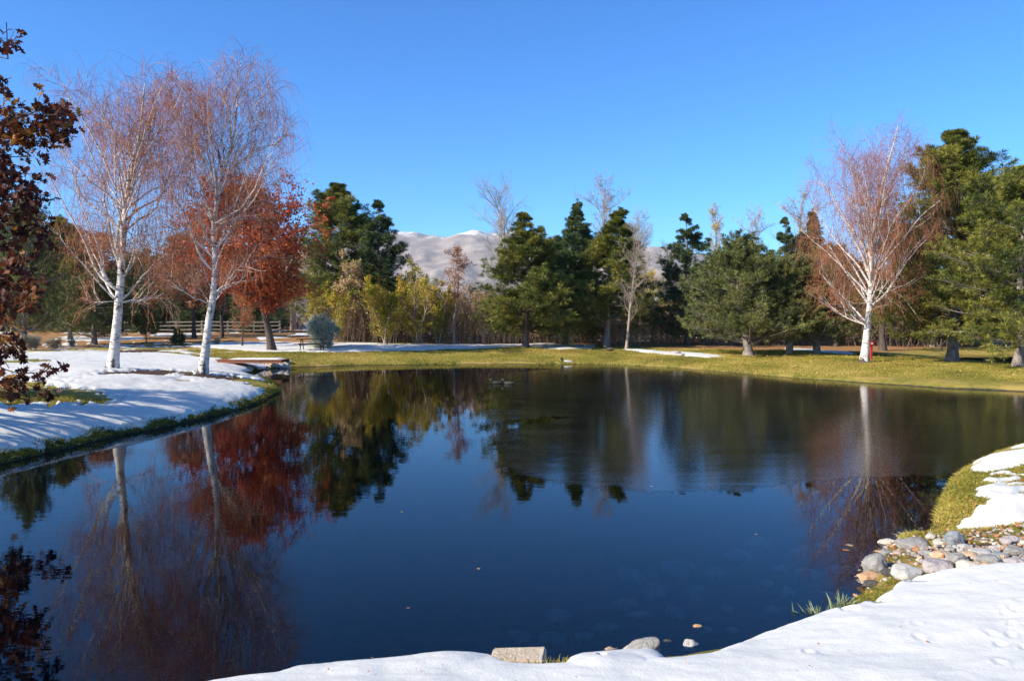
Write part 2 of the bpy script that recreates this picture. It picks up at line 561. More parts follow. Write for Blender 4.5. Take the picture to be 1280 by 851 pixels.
# --- where the snow lies
def snow_field(X, Y, out):
    n1 = fbm2(X * .55, Y * .55, 5, 21); n2 = fbm2(X * 2.6, Y * 2.6, 4, 31)
    far = np.clip((Y - 20) / 25, 0, 1)
    s = np.full(X.shape, -1.0)
    # left bank
    L = W([(345, 470), (322, 455), (280, 449), (235, 444), (180, 440), (120, 439), (60, 440), (0, 442), (-80, 444)]) + [(-60, 38), (-60, 6), (-14, 4), (-9.4, 12)] + W([(0, 583), (140, 552), (250, 531), (330, 503), (349, 489)])
    d = sdf_poly(X, Y, L)
    n4 = fbm2(X * 7, Y * 5, 3, 41)
    lb = np.clip(d / .8, -1, 1) + .35 * n1 + .45 * n2 + .35 * n4
    lb = np.minimum(lb, (out - .13) / .10 + n2 * 1.0 + n4 * 1.4)
    for (px, py, rx, ry, a) in [(40, 497, 85, 15, 2.2), (-40, 492, 60, 20, 2.0), (20, 453, 50, 4, 1.2), (163, 467, 42, 5.5, 2.2), (262, 471, 40, 4.2, 2.0), (215, 476, 26, 4, 1.0), (300, 475, 34, 5, 1.7),
                                (322, 482, 18, 5, 1.2), (120, 500, 40, 6, .8), (170, 440, 30, 3, 1.4)]:
        lb = lb - np.clip((ell(X, Y, px, py, rx * 1.12, ry * 1.12) + .30 * n2 + .45 * n4) * 1.6, 0, 1) * a * 1.1
    s = np.maximum(s, lb)
    # patchy snow behind the left bank
    d = sdf_poly(X, Y, W([(60, 438), (180, 437), (235, 444), (300, 440), (250, 431), (232, 425), (180, 424), (80, 427), (-20, 430), (-20, 441)]))
    s = np.maximum(s, np.clip(d / .8, -1, .2) - .42 + .8 * n1 + .7 * n2)
    # strip along the far lawn
    d = sdf_poly(X, Y, W([(228, 433), (250, 429.5), (330, 427.5), (420, 428), (520, 430), (640, 430), (745, 431), (742, 436), (700, 437), (655, 433.5), (560, 436.5), (450, 440), (400, 440.5), (330, 440), (285, 437)]))
    s = np.maximum(s, np.clip(d / .6, -1, 1) + .3 * n1 + .25 * n2 - .05)
    d = sdf_poly(X, Y, W([(775, 436.5), (815, 437.5), (870, 441), (905, 445.5), (885, 447.3), (842, 444), (800, 440)]))
    s = np.maximum(s, np.clip(d / .6, -1, 1) + .35 * n1 + .3 * n2)
    for (px, py, rx, ry) in [(1040, 440, 22, 2.5), (330, 423, 18, 1.6), (215, 418, 30, 1.5), (120, 424, 60, 2), (330, 457, 22, 2), (1000, 437, 20, 1.5), (355, 451, 10, 1.2)]:
        s = np.maximum(s, np.clip(ell(X, Y, px, py, rx, ry) * 2.5, -1, 1) + .3 * n1 + .3 * n2)
    # beyond the trees
    s = np.maximum(s, np.where(Y > 66, .15 + n1 * .9 - .3, -1))
    # near bank, under and in front of the camera
    d = sdf_poly(X, Y, W([(1290, 708), (1240, 708), (1170, 716), (1120, 733), (1095, 752), (1065, 762), (1020, 776), (950, 800), (880, 824), (830, 830), (800, 822), (740, 822), (700, 838), (640, 836), (590, 822), (500, 829), (340, 848), (150, 880), (0, 915)])
                 + [(-4.5, 3.2), (-9, 2.2), (-9, -9), (9, -9), (14, 5), (9, 6.8), (6, 6.8)])
    nb = np.clip(d / .10, -2, 1.2) + .45 * n1 + .5 * n2
    nb = np.minimum(nb, (out - .02) / .05)
    for (px, py, rx, ry, a) in [(1098, 757, 14, 6, 2.5), (700, 834, 22, 5, 2.5), (768, 822, 10, 4, 2), (752, 833, 6, 2.0, 1.8), (1155, 731, 25, 4, 2.2), (1062, 770, 12, 3, 2)]:
        nb = nb - np.clip(ell(X, Y, px, py, rx, ry) * 2.5, 0, 1) * a
    s = np.maximum(s, nb)
    # broken snow on the grassy bank to the right
    n3 = fbm2((X - .45 * Y) * 1.0 + 5, Y * 2.4, 5, 77)
    rb = np.minimum(np.clip(out / .45 - 1.0, -1, .35), np.clip((X - 5.2) / 1.2, -1, .3)) + 1.4 * n3 + 1.0 * n2 - .44
    rb = np.where((Y > 8.9) & (Y < 20) & (X > 4), rb, -1)
    for (px, py, rx, ry, a) in [(1262, 573, 62, 7, .9), (1250, 584, 50, 5, .6), (1222, 657, 62, 7, 1.5), (1280, 630, 40, 8, .8), (1240, 616, 50, 5, .5), (1255, 600, 40, 3.5, .6), (1360, 600, 60, 25, .9), (1275, 664, 14, 5, .6)]:
        rb = rb + np.clip(ell(X, Y, px, py, rx, ry) * 2.0, 0, 1) * a
    rb = np.minimum(rb, (out - .04) / .08)
    rb = np.where((Y > 8.9) & (Y < 20) & (X > 4), rb, -1)
    s = np.maximum(s, rb)
    return s


SN = snow_field(GX, GY, OUT)

# --- ground masks (what lies on the ground)
n1 = fbm2(GX * .4, GY * .4, 4, 51)
litter = np.zeros_like(GX)
d = sdf_poly(GX, GY, W([(-200, 432), (60, 438), (200, 432), (300, 429), (430, 428), (560, 431), (740, 432.5), (800, 436), (900, 439), (960, 441), (1050, 441), (1110, 443), (1170, 437)]) + W([(1300, 435)]) + [(140, 120), (140, 400), (-200, 400), (-140, 60)])
litter = np.clip(d / 2.0, 0, 1)
for (px, py, rx, ry) in [(1180, 458, 45, 5), (1060, 456, 40, 2.5), (640, 440, 30, 5), (420, 442, 60, 2.5), (930, 444, 60, 3), (690, 440, 70, 3.5)]:
    litter = np.maximum(litter, np.clip(ell(GX, GY, px, py, rx, ry) * 2, 0, 1) * .8)
mulch = np.zeros_like(GX)
for (px, py, rx, ry) in [(163, 466, 46, 6.5), (262, 470, 44, 5), (640, 439, 20, 4), (340, 439, 10, 1.5), (1165, 457, 30, 3), (1080, 453, 14, 1.6), (170, 440, 60, 4), (230, 433, 60, 3), (1160, 725, 20, 4), (1215, 690, 95, 15), (1330, 685, 80, 18)]:
    mulch = np.maximum(mulch, np.clip(ell(GX, GY, px, py, rx, ry) * 2.2, 0, 1))
mulch = np.maximum(mulch, np.clip((GY - 64) / 6, 0, 1) * np.clip((GX + 25) / 8, 0, 1))    # bare forest floor

gm = MB(); gm.add(np.stack([GX, GY, GZ], -1).reshape(-1, 3), GQ, litter.ravel())
cv = np.stack([gi[0]], 0)


def ground_mat():
    n = NT("ground_soil_and_turf")
    lit = n.attr("tint"); mu = n.attr("mulch"); out = n.attr("shore")
    big = n.noise(.5, 4); mid = n.noise(4, 5, .65); fine = n.noise(38, 4, .7)
    g = n.ramp(mid, [(.25, (.14, .135, .022)), (.5, (.26, .23, .036)), (.75, (.38, .30, .065))])
    g = n.mix(n.mr(fine, .3, .7, 0, .5), g, (.06, .07, .02))
    g = n.mix(n.mr(big, .40, .60, 0, .85), g, (.40, .28, .080))
    l = n.ramp(fine, [(.3, (.16, .075, .03)), (.5, (.36, .19, .075)), (.72, (.48, .29, .13))])
    lf = n.mr(n.math('ADD', lit, n.math('MULTIPLY', n.math('SUBTRACT', mid, .5), 1.6)), .35, .75)
    c = n.mix(lf, g, l)
    m = n.ramp(fine, [(.3, (.035, .022, .016)), (.55, (.10, .06, .042)), (.75, (.20, .13, .085))])
    mf = n.mr(n.math('ADD', mu, n.math('MULTIPLY', n.math('SUBTRACT', mid, .5), 1.2)), .35, .65)
    c = n.mix(mf, c, m)
    silt = n.ramp(mid, [(.3, (.035, .032, .022)), (.7, (.085, .075, .05))])
    c = n.mix(n.mr(n.math('ADD', out, n.math('MULTIPLY', n.math('SUBTRACT', fine, .5), .12)), .02, .10), silt, c)
    return n.pbr(c, .95, n.bump(n.math('ADD', fine, mid), .03), .1)


ground = gm.build("ground", ground_mat(), smooth=True)
a_ = ground.data.attributes.new("mulch", 'FLOAT', 'POINT'); a_.data.foreach_set("value", mulch.ravel().astype(np.float32))
a_ = ground.data.attributes.new("shore", 'FLOAT', 'POINT'); a_.data.foreach_set("value", np.clip(OUT, -5, 5).ravel().astype(np.float32))
tag(ground, kind='structure')

# --- snow: a sheet with real thickness that dips under the ground where it has melted
nearf = np.clip((9 - GY) / 4, 0, 1)
thick = np.where(SN > 0, .075 * (1 - np.exp(-SN * 2.2)), SN * .12)
thick = thick + np.where(SN > 0, 1, 0) * (fbm2(GX * 1.3, GY * 3.2, 4, 91) * .010 + fbm2(GX * 4, GY * 11, 3, 95) * .005 + fbm2(GX * 17, GY * 17, 2, 97) * .0015) * np.clip(SN * 2, 0, 1)
# mounds over the stones at the near edge and a line of trodden prints
for (px, py, rx, ry, a) in [(760, 838, 50, 10, .03), (560, 836, 70, 8, .03)]:
    thick = thick + np.where(SN > 0, np.clip(ell(GX, GY, px, py, rx, ry), 0, 1) ** .7 * a, 0)
reseed(5)
for k in range(15):
    if k < 12:
        px = 1262 + rng.normal() * 16; py = 805 + rng.normal() * 26
    else:
        px = rng.uniform(830, 1290); py = rng.uniform(740, 850)
    if py < 735 + (1290 - px) * .12: continue
    c = hit(px, py)
    q = ((GX - c[0]) / rng.uniform(.022, .04)) ** 2 + ((GY - c[1]) / rng.uniform(.03, .06)) ** 2
    thick = thick - rng.uniform(.006, .016) * np.exp(-q ** 2) + .004 * np.exp(-(np.sqrt(q) - 1.5) ** 2 * 6)
SZ = GZ + thick
keep = (SN.ravel()[GQ] > -.35).any(1) & (OUT.ravel()[GQ] > -.02).all(1)
q = GQ[keep]; used = np.unique(q); remap = np.full(nr * na, -1); remap[used] = np.arange(len(used))
sm = MB(); sm.add(np.stack([GX, GY, SZ], -1).reshape(-1, 3)[used], remap[q])


def snow_mat():
    n = NT("snow")
    a = n.noise(7, 5, .6); b = n.noise(60, 3, .6)
    sp = n.noise(220, 2, .6)
    c = n.mix(n.mr(a, .3, .7), (.635, .625, .56), (.695, .68, .615))
    x = n.n("ShaderNodeBsdfPrincipled")
    n.l(c, x.inputs["Base Color"]); x.inputs["Roughness"].default_value = .6; x.inputs["Specular IOR Level"].default_value = .2
    n.l(n.bump(n.math('ADD', n.math('ADD', a, n.math('MULTIPLY', b, .35)), n.math('MULTIPLY', sp, .12)), .009), x.inputs["Normal"])
    n.l(x.outputs[0], n.out.inputs[0])
    return n.m


snow = sm.build("snow", snow_mat(), smooth=True)
tag(snow, kind='stuff')

# --- water of the pond and thin ice on its far half
def water_mat():
    n = NT("water")
    p = n.pos()
    r1 = n.noise(1.0, 3, .55, n.mapv((1.6, 3.2, 1), p), .3)
    r2 = n.noise(1.0, 2, .5, n.mapv((9, 15, 1), p))
    patch = n.mr(n.noise(.12, 2, .5), .38, .62, .25, 1.0)
    sep = n.n("ShaderNodeSeparateXYZ"); n.l(p, sep.inputs[0])
    left = n.mr(sep.outputs[0], -6, 4, 1.0, .22)
    h = n.math('MULTIPLY', n.math('ADD', n.math('MULTIPLY', r1, .0024), n.math('MULTIPLY', r2, .0006)), n.math('MULTIPLY', patch, left))
    nor = n.bump(h, 1.0)
    fr = n.n("ShaderNodeFresnel"); fr.inputs[0].default_value = 1.333; n.l(nor, fr.inputs[1])
    gl = n.n("ShaderNodeBsdfGlossy"); gl.inputs["Roughness"].default_value = .01; n.l(nor, gl.inputs["Normal"])
    tr = n.n("ShaderNodeBsdfTransparent"); tr.inputs[0].default_value = (.97, .99, 1, 1)
    mx = n.n("ShaderNodeMixShader"); n.l(fr.outputs[0], mx.inputs[0]); n.l(tr.outputs[0], mx.inputs[1]); n.l(gl.outputs[0], mx.inputs[2])
    n.l(mx.outputs[0], n.out.inputs[0])
    va = n.n("ShaderNodeVolumeAbsorption"); va.inputs["Color"].default_value = (.35, .50, .62, 1); va.inputs["Density"].default_value = .6
    n.l(va.outputs[0], n.out.inputs[1])
    return n.m


wm = MB(); wm.box((20, 32, -1.5), (90, 64, 3.0))
water = wm.build("water", water_mat()); tag(water, kind='structure')


def ice_mat():
    n = NT("thin_ice")
    p = n.pos()
    st = n.noise(1.0, 4, .6, n.mapv((.5, 2.2, 1), p), .5)
    f = n.noise(1.0, 3, .6, n.mapv((5, 14, 1), p))
    h = n.math('ADD', n.math('MULTIPLY', st, .003), n.math('MULTIPLY', f, .0012))
    nor = n.bump(h, 1.0)
    fr = n.n("ShaderNodeFresnel"); fr.inputs[0].default_value = 1.31; n.l(nor, fr.inputs[1])
    gl = n.n("ShaderNodeBsdfGlossy"); n.l(n.mr(st, .3, .7, .065, .115), gl.inputs["Roughness"]); n.l(nor, gl.inputs["Normal"])
    gl.inputs[0].default_value = (.92, .92, .92, 1)
    df = n.n("ShaderNodeBsdfDiffuse"); n.l(n.mix(n.mr(st, .35, .65), (.030, .030, .026), (.060, .058, .050)), df.inputs[0])
    tr = n.n("ShaderNodeBsdfTransparent"); tr.inputs[0].default_value = (.8, .82, .82, 1)
    m0 = n.n("ShaderNodeMixShader"); m0.inputs[0].default_value = .20; n.l(tr.outputs[0], m0.inputs[1]); n.l(df.outputs[0], m0.inputs[2])
    mx = n.n("ShaderNodeMixShader"); n.l(fr.outputs[0], mx.inputs[0]); n.l(m0.outputs[0], mx.inputs[1]); n.l(gl.outputs[0], mx.inputs[2])
    rim = n.n("ShaderNodeMixShader")
    n.l(n.mr(n.math('ADD', n.attr("tint"), n.math('MULTIPLY', n.math('SUBTRACT', n.noise(1.0, 5, .65, n.mapv((.9, 1.6, 1), p)), .5), 1.3)), .15, .62), rim.inputs[0])
    cl = n.n("ShaderNodeBsdfTransparent"); n.l(cl.outputs[0], rim.inputs[1]); n.l(mx.outputs[0], rim.inputs[2])
    n.l(rim.outputs[0], n.out.inputs[0])
    return n.m


def ip(x, pts):
    return np.interp(x, [p[0] for p in pts], [p[1] for p in pts])


cx = np.arange(590, 1500, 3.0)
wob = (fbm2(cx * .03, cx * 0, 5, 2)) * 5.0 + fbm2(cx * .12, cx * 0 + 9, 3, 12) * 2.0
bot = ip(cx, [(590, 470), (600, 500), (614, 545), (632, 575), (648, 592), (700, 603), (800, 612), (860, 615), (940, 609), (1010, 600), (1100, 597), (1180, 592), (1300, 588), (1500, 560)]) + wob * np.clip((cx - 590) / 40, 0, 1)
top = ip(cx, [(590, 469), (640, 466), (700, 460), (760, 452), (1500, 452)])
hole_c = ip(cx, [(630, 531), (660, 528), (690, 523), (712, 521)])
hole_w = np.where((cx > 634) & (cx < 714), np.maximum(0, (4.2 * (1 - np.clip((cx - 640) / 74, 0, 1)) + 1.0) + fbm2(cx * .15, cx * 0 + 3, 3, 8) * 2.2), 0)
im = MB()
tq = np.clip((cx - 590) / 110, 0, 1); n_ = len(cx); k_ = np.arange(n_ - 1)
up_ = np.where(hole_w > 0, hole_c - hole_w, (top + bot) / 2); dn_ = np.where(hole_w > 0, hole_c + hole_w, (top + bot) / 2)
for lo, hi, t0_, t1_ in ((top, up_, 1, 1), (dn_, bot - 7, 1, 1), (bot - 7, bot + 3, 1, .12)):
    hi = np.maximum(hi, lo + .2)
    a = np.array([[*flat(x, y), .0015] for x, y in zip(cx, lo)]); b = np.array([[*flat(x, y), .0015] for x, y in zip(cx, hi)])
    im.add(np.concatenate([a, b]), np.stack([k_ + n_, k_ + n_ + 1, k_ + 1, k_], -1), np.concatenate([np.minimum(tq, t0_), np.minimum(tq, t1_)]))
ice = im.build("ice", ice_mat()); tag(ice, kind='structure')

# --- mountains
mx = np.linspace(-2600, 3600, 420); mv = np.linspace(0, 1, 110)
ridge_px = [(-500, 372), (0, 352), (200, 330), (340, 312), (420, 300), (478, 293), (500, 290.5), (530, 294), (552, 296.5), (566, 293), (578, 290), (592, 287.5), (604, 290), (622, 293), (640, 290.5), (670, 296), (720, 303), (800, 310), (830, 309), (880, 318), (1000, 333), (1200, 350), (1700, 375), (2200, 390)]
MY = 3300.0
MXg, MVg = np.meshgrid(mx, mv, indexing='ij')
crest = CAMZ + (400 - ip(640 + mx / MY * F, ridge_px)) / F * MY
MYg = 1500 + MVg * (MY - 1500) * 1.0
up = MVg ** 1.35
rn = 1 - np.abs(fbm2(MXg / 190 + .3 * fbm2(MXg / 400, MYg / 400, 3, 4), MYg / 700, 5, 14)) * 2
rn2 = 1 - np.abs(fbm2(MXg / 90, MYg / 160, 4, 24)) * 2
MZg = crest[:, None] * (up + (rn * .055 + rn2 * .05 - .05) * np.sin(MVg * math.pi) ** .8) - 4 * (1 - MVg)
MZg += fbm2(MXg / 45, MYg / 90, 4, 44) * 13.0 * MVg
back = np.stack([MXg[:, -1], MYg[:, -1] + 900, MZg[:, -1] * 0 - 5], -1)
mv_ = np.stack([MXg, MYg, MZg], -1)
mv_ = np.concatenate([mv_, back[:, None]], 1)
ni, nj = mv_.shape[:2]
mi = np.arange(ni * nj).reshape(ni, nj)
mm = MB(); mm.add(mv_.reshape(-1, 3), np.stack([mi[:-1, :-1], mi[1:, :-1], mi[1:, 1:], mi[:-1, 1:]], -1).reshape(-1, 4))


def mountain_mat():
    n = NT("sagebrush_mountain")
    p = n.pos()
    s = n.n("ShaderNodeSeparateXYZ"); n.l(p, s.inputs[0])
    a = n.noise(.010, 6, .6); b = n.noise(.05, 5, .7)
    c = n.ramp(a, [(.3, (.22, .185, .165)), (.5, (.30, .255, .22)), (.7, (.38, .33, .27))])
    c = n.mix(n.mr(b, .45, .7, 0, .5), c, (.21, .175, .165))
    lvl = n.math('ADD', s.outputs[2], n.math('MULTIPLY', n.math('SUBTRACT', b, .5), 170.0))
    lvl = n.math('ADD', lvl, n.math('MULTIPLY', n.math('SUBTRACT', a, .5), 120.0))
    c = n.mix(n.mr(lvl, 345, 395), c, (.80, .80, .82))
    return n.pbr(c, .95, None, .05)


mountains = mm.build("mountains", mountain_mat(), smooth=True); tag(mountains, kind='structure')

# ------------------------------------------------------------------ grass blades
def blades(mb, X, Y, Ln, wd, lean=.5, t=None, zoff=0.0):
    n = len(X)
    Z = height(X, Y) + zoff
    b = np.stack([X, Y, Z - .01], -1)
    d = rng.normal(size=(n, 3)) * lean; d[:, 2] = 1; d = nrm(d)
    q = nrm(np.cross(d, rng.normal(size=(n, 3)))) * (wd * .5)[:, None] if not np.isscalar(wd) else nrm(np.cross(d, rng.normal(size=(n, 3)))) * wd * .5
    md = b + d * (Ln * .55)[:, None]
    tip = b + nrm(d + np.stack([d[:, 0], d[:, 1], -.5 * np.abs(d[:, 2])], -1) * .6) * Ln[:, None]
    V = np.stack([b - q, b + q, md + q * .8, md - q * .8, tip], 1)
    k = np.arange(n)[:, None] * 5
    if t is None: t = rng.uniform(0, 1, n)
    t = np.repeat(t, 5)
    mb.add(V.reshape(-1, 3), k + np.array([[0, 1, 2, 3]]), t)
    mb.F.append((k + np.array([[3, 2, 4]])) + mb.n - n * 5)
    mb.n += 0


def scatter(poly, dens):
    P = np.array(poly); lo = P.min(0); hi = P.max(0)
    n = int((hi - lo).prod() * dens)
    X = rng.uniform(lo[0], hi[0], n); Y = rng.uniform(lo[1], hi[1], n)
    k = sdf_poly(X, Y, poly) > 0
    return X[k], Y[k]


reseed(11)
gb = MB()
# far lawn
X, Y = scatter([(-22, 33), (-14, 37), (0, 43), (18, 29), (30, 25), (36, 32), (24, 48), (10, 56), (-16, 54), (-22, 42)], 420)
o = -pond_sd(X, Y); s_ = snow_field(X, Y, o)
k = (o > .02) & (o < 11) & (s_ < .05) & ((o > .45) | (fbm2(X * .9, Y * .9, 3, 61) > -.12)); X, Y, o = X[k], Y[k], o[k]
edge = np.exp(-o / .35)
blades(gb, X, Y, rng.uniform(.05, .10, len(X)) + .10 * edge * rng.uniform(0, 1, len(X)), .016, .55, np.clip(.53 + .45 * fbm2(X * .5, Y * .5, 4, 60) + rng.normal(size=len(X)) * .14 - .2 * edge, 0, 1))
# grass hanging over the left bank's lip
shore = [p for p in POND[:11]] + [(-8.3, 30)]
X, Y = scatter([(-9, 11.2), (-6.4, 16), (-4.8, 20), (-4.8, 28), (-8, 33), (-13, 35), (-14, 30), (-8.8, 27), (-8.8, 22), (-11.5, 12)], 1500)
o = -pond_sd(X, Y); k = (o > .0) & (o < .20 + .25 * fbm2(X * 1.6, Y * 1.6, 3, 88)); X, Y, o = X[k], Y[k], o[k]
blades(gb, X, Y, rng.uniform(.07, .20, len(X)), .014, .9, np.clip(rng.normal(size=len(X)) * .2 + .16 + .3 * fbm2(X, Y, 3, 89), 0, .75))  # low tint: the shade on the lip is put into the blade colour
# bare grass on the left bank where the snow is gone
X, Y = scatter([(-14, 13.5), (-8.2, 15.5), (-9, 19), (-16, 19)], 1500)
o = -pond_sd(X, Y); s_ = snow_field(X, Y, o); k = (s_ < 0) & (o > .3); X, Y = X[k], Y[k]
blades(gb, X, Y, rng.uniform(.05, .11, len(X)), .010, .7, np.clip(rng.normal(size=len(X)) * .2 + .45, 0, 1))
X, Y = scatter([(-9.6, 20.5), (-6.4, 21), (-6.4, 25.5), (-9.2, 26)], 700)
o = -pond_sd(X, Y); s_ = snow_field(X, Y, o); k = (s_ < 0) & (o > .3); X, Y = X[k], Y[k]
blades(gb, X, Y, rng.uniform(.04, .09, len(X)), .012, .7, np.clip(rng.normal(size=len(X)) * .2 + .4, 0, 1))
# grassy bank to the right
X, Y = scatter([(4.2, 8.3), (13, 8.6), (14, 15.5), (9, 15), (5.2, 11)], 5200)
o = -pond_sd(X, Y); s_ = snow_field(X, Y, o); hh = height(X, Y)
k = (o > .0) & (s_ < .04) & (hh > .02); X, Y, o = X[k], Y[k], o[k]
edge = np.exp(-o / .4)
cl = fbm2(X * 2.5, Y * 2.5, 3, 66)
blades(gb, X, Y, np.clip(rng.uniform(.035, .075, len(X)) + .06 * edge * np.clip(.5 + cl, 0, 1.2), .02, .14), .007, .75, np.clip(.42 + .4 * cl + .25 * edge + rng.normal(size=len(X)) * .18, 0, 1))
# by the stones and through the near snow
X, Y = scatter([(2.2, 5.4), (3.6, 6.4), (5.4, 6.9), (5, 8.4), (3.2, 8.4), (2.0, 6.2)], 8000)
o = -pond_sd(X, Y); s_ = snow_field(X, Y, o); hh = height(X, Y)
g_ = np.maximum.reduce([ell(X, Y, 1098, 757, 18, 9), ell(X, Y, 1145, 725, 34, 12), ell(X, Y, 1118, 696, 14, 7), ell(X, Y, 1062, 770, 14, 5), ell(X, Y, 1085, 748, 42, 24)])
k = (o > .0) & (s_ < .04) & (hh > .01) & (g_ > 0); X, Y = X[k], Y[k]
blades(gb, X, Y, rng.uniform(.025, .06, len(X)), .006, .8, np.clip(rng.normal(size=len(X)) * .2 + .35, 0, 1))
grass_mat = leaf_mat("grass_blade", [(0, (.050, .062, .012)), (.4, (.235, .225, .028)), (.7, (.47, .375, .070)), (1, (.64, .49, .16))], .3)
grass = gb.build("grass", grass_mat); tag(grass, kind='stuff')

# fallen leaves lying among the stones and on the right bank
reseed(12)
fl = MB()
X, Y = scatter([(3.0, 6.6), (5.4, 7.0), (12, 8), (12, 14), (6.5, 12.5), (5, 9.3), (3.2, 8.4)], 160)
o = -pond_sd(X, Y); s_ = snow_field(X, Y, o); hh = height(X, Y)
w_ = np.exp(-((Y - 8.2) / 1.2) ** 2) + .22
k = (o > .02) & (s_ < -.05) & (hh > .02) & (rng.uniform(0, 1, len(X)) < w_); X, Y, hh = X[k], Y[k], hh[k]
leaves(fl, np.stack([X, Y, hh + .016], -1),   .05, 'oak', D=np.tile(A(1, 0, 0), (len(X), 1)) * 0 + rng.normal(size=(len(X), 3)) * A(1, 1, .1))
X, Y = scatter([(12, 33), (20, 31), (32, 32), (34, 44), (10, 56), (0, 54), (4, 46)], 2.6)
o = -pond_sd(X, Y); s_ = snow_field(X, Y, o); k = (o > .3) & (s_ < 0) & (fbm2(X * .4, Y * .4, 3, 63) > -.15); X, Y = X[k], Y[k]
leaves(fl, np.stack([X, Y, height(X, Y) + .05], -1), .09, 'oak', D=rng.normal(size=(len(X), 3)) * A(1, 1, .1))
X, Y = scatter([(-3, 3), (3, 3), (7, 5), (6, 7), (2.5, 6), (-1, 5.5)], 3.0)
o = -pond_sd(X, Y); s_ = snow_field(X, Y, o); k = s_ > .4; X, Y = X[k], Y[k]
leaves(fl, np.stack([X, Y, height(X, Y) + .082], -1), .022, 'oval', D=rng.normal(size=(len(X), 3)) * A(1, 1, .1))
fallen = fl.build("fallen_leaves", leaf_mat("fallen_leaf", [(0, (.28, .08, .03)), (.5, (.46, .19, .06)), (1, (.58, .33, .16))], .2)); tag(fallen, kind='stuff')

# ------------------------------------------------------------------ trees
def spline(pts, N):
    P = np.asarray(pts, float)
    if len(P) == 2: P = np.array([P[0], (P[0] + P[1]) / 2, P[1]])
    Q = np.concatenate([[2 * P[0] - P[1]], P, [2 * P[-1] - P[-2]]])
    L = np.concatenate([[0], np.cumsum(np.linalg.norm(np.diff(P, axis=0), axis=1))])
    out = []
    for u in np.linspace(0, L[-1], N):
        i = min(np.searchsorted(L, u, side='right') - 1, len(P) - 2); t = (u - L[i]) / (L[i + 1] - L[i] + 1e-9)
        a, b, c, d = Q[i:i + 4]
        out.append(.5 * (2 * b + (c - a) * t + (2 * a - 5 * b + 4 * c - d) * t * t + (3 * b - a - 3 * c + d) * t ** 3))
    return np.array(out)


def rot_about(P, o, a):
    c, s = math.cos(a), math.sin(a)
    Q = P - o
    return np.stack([Q[:, 0] * c - Q[:, 1] * s, Q[:, 0] * s + Q[:, 1] * c, Q[:, 2]], -1) + o


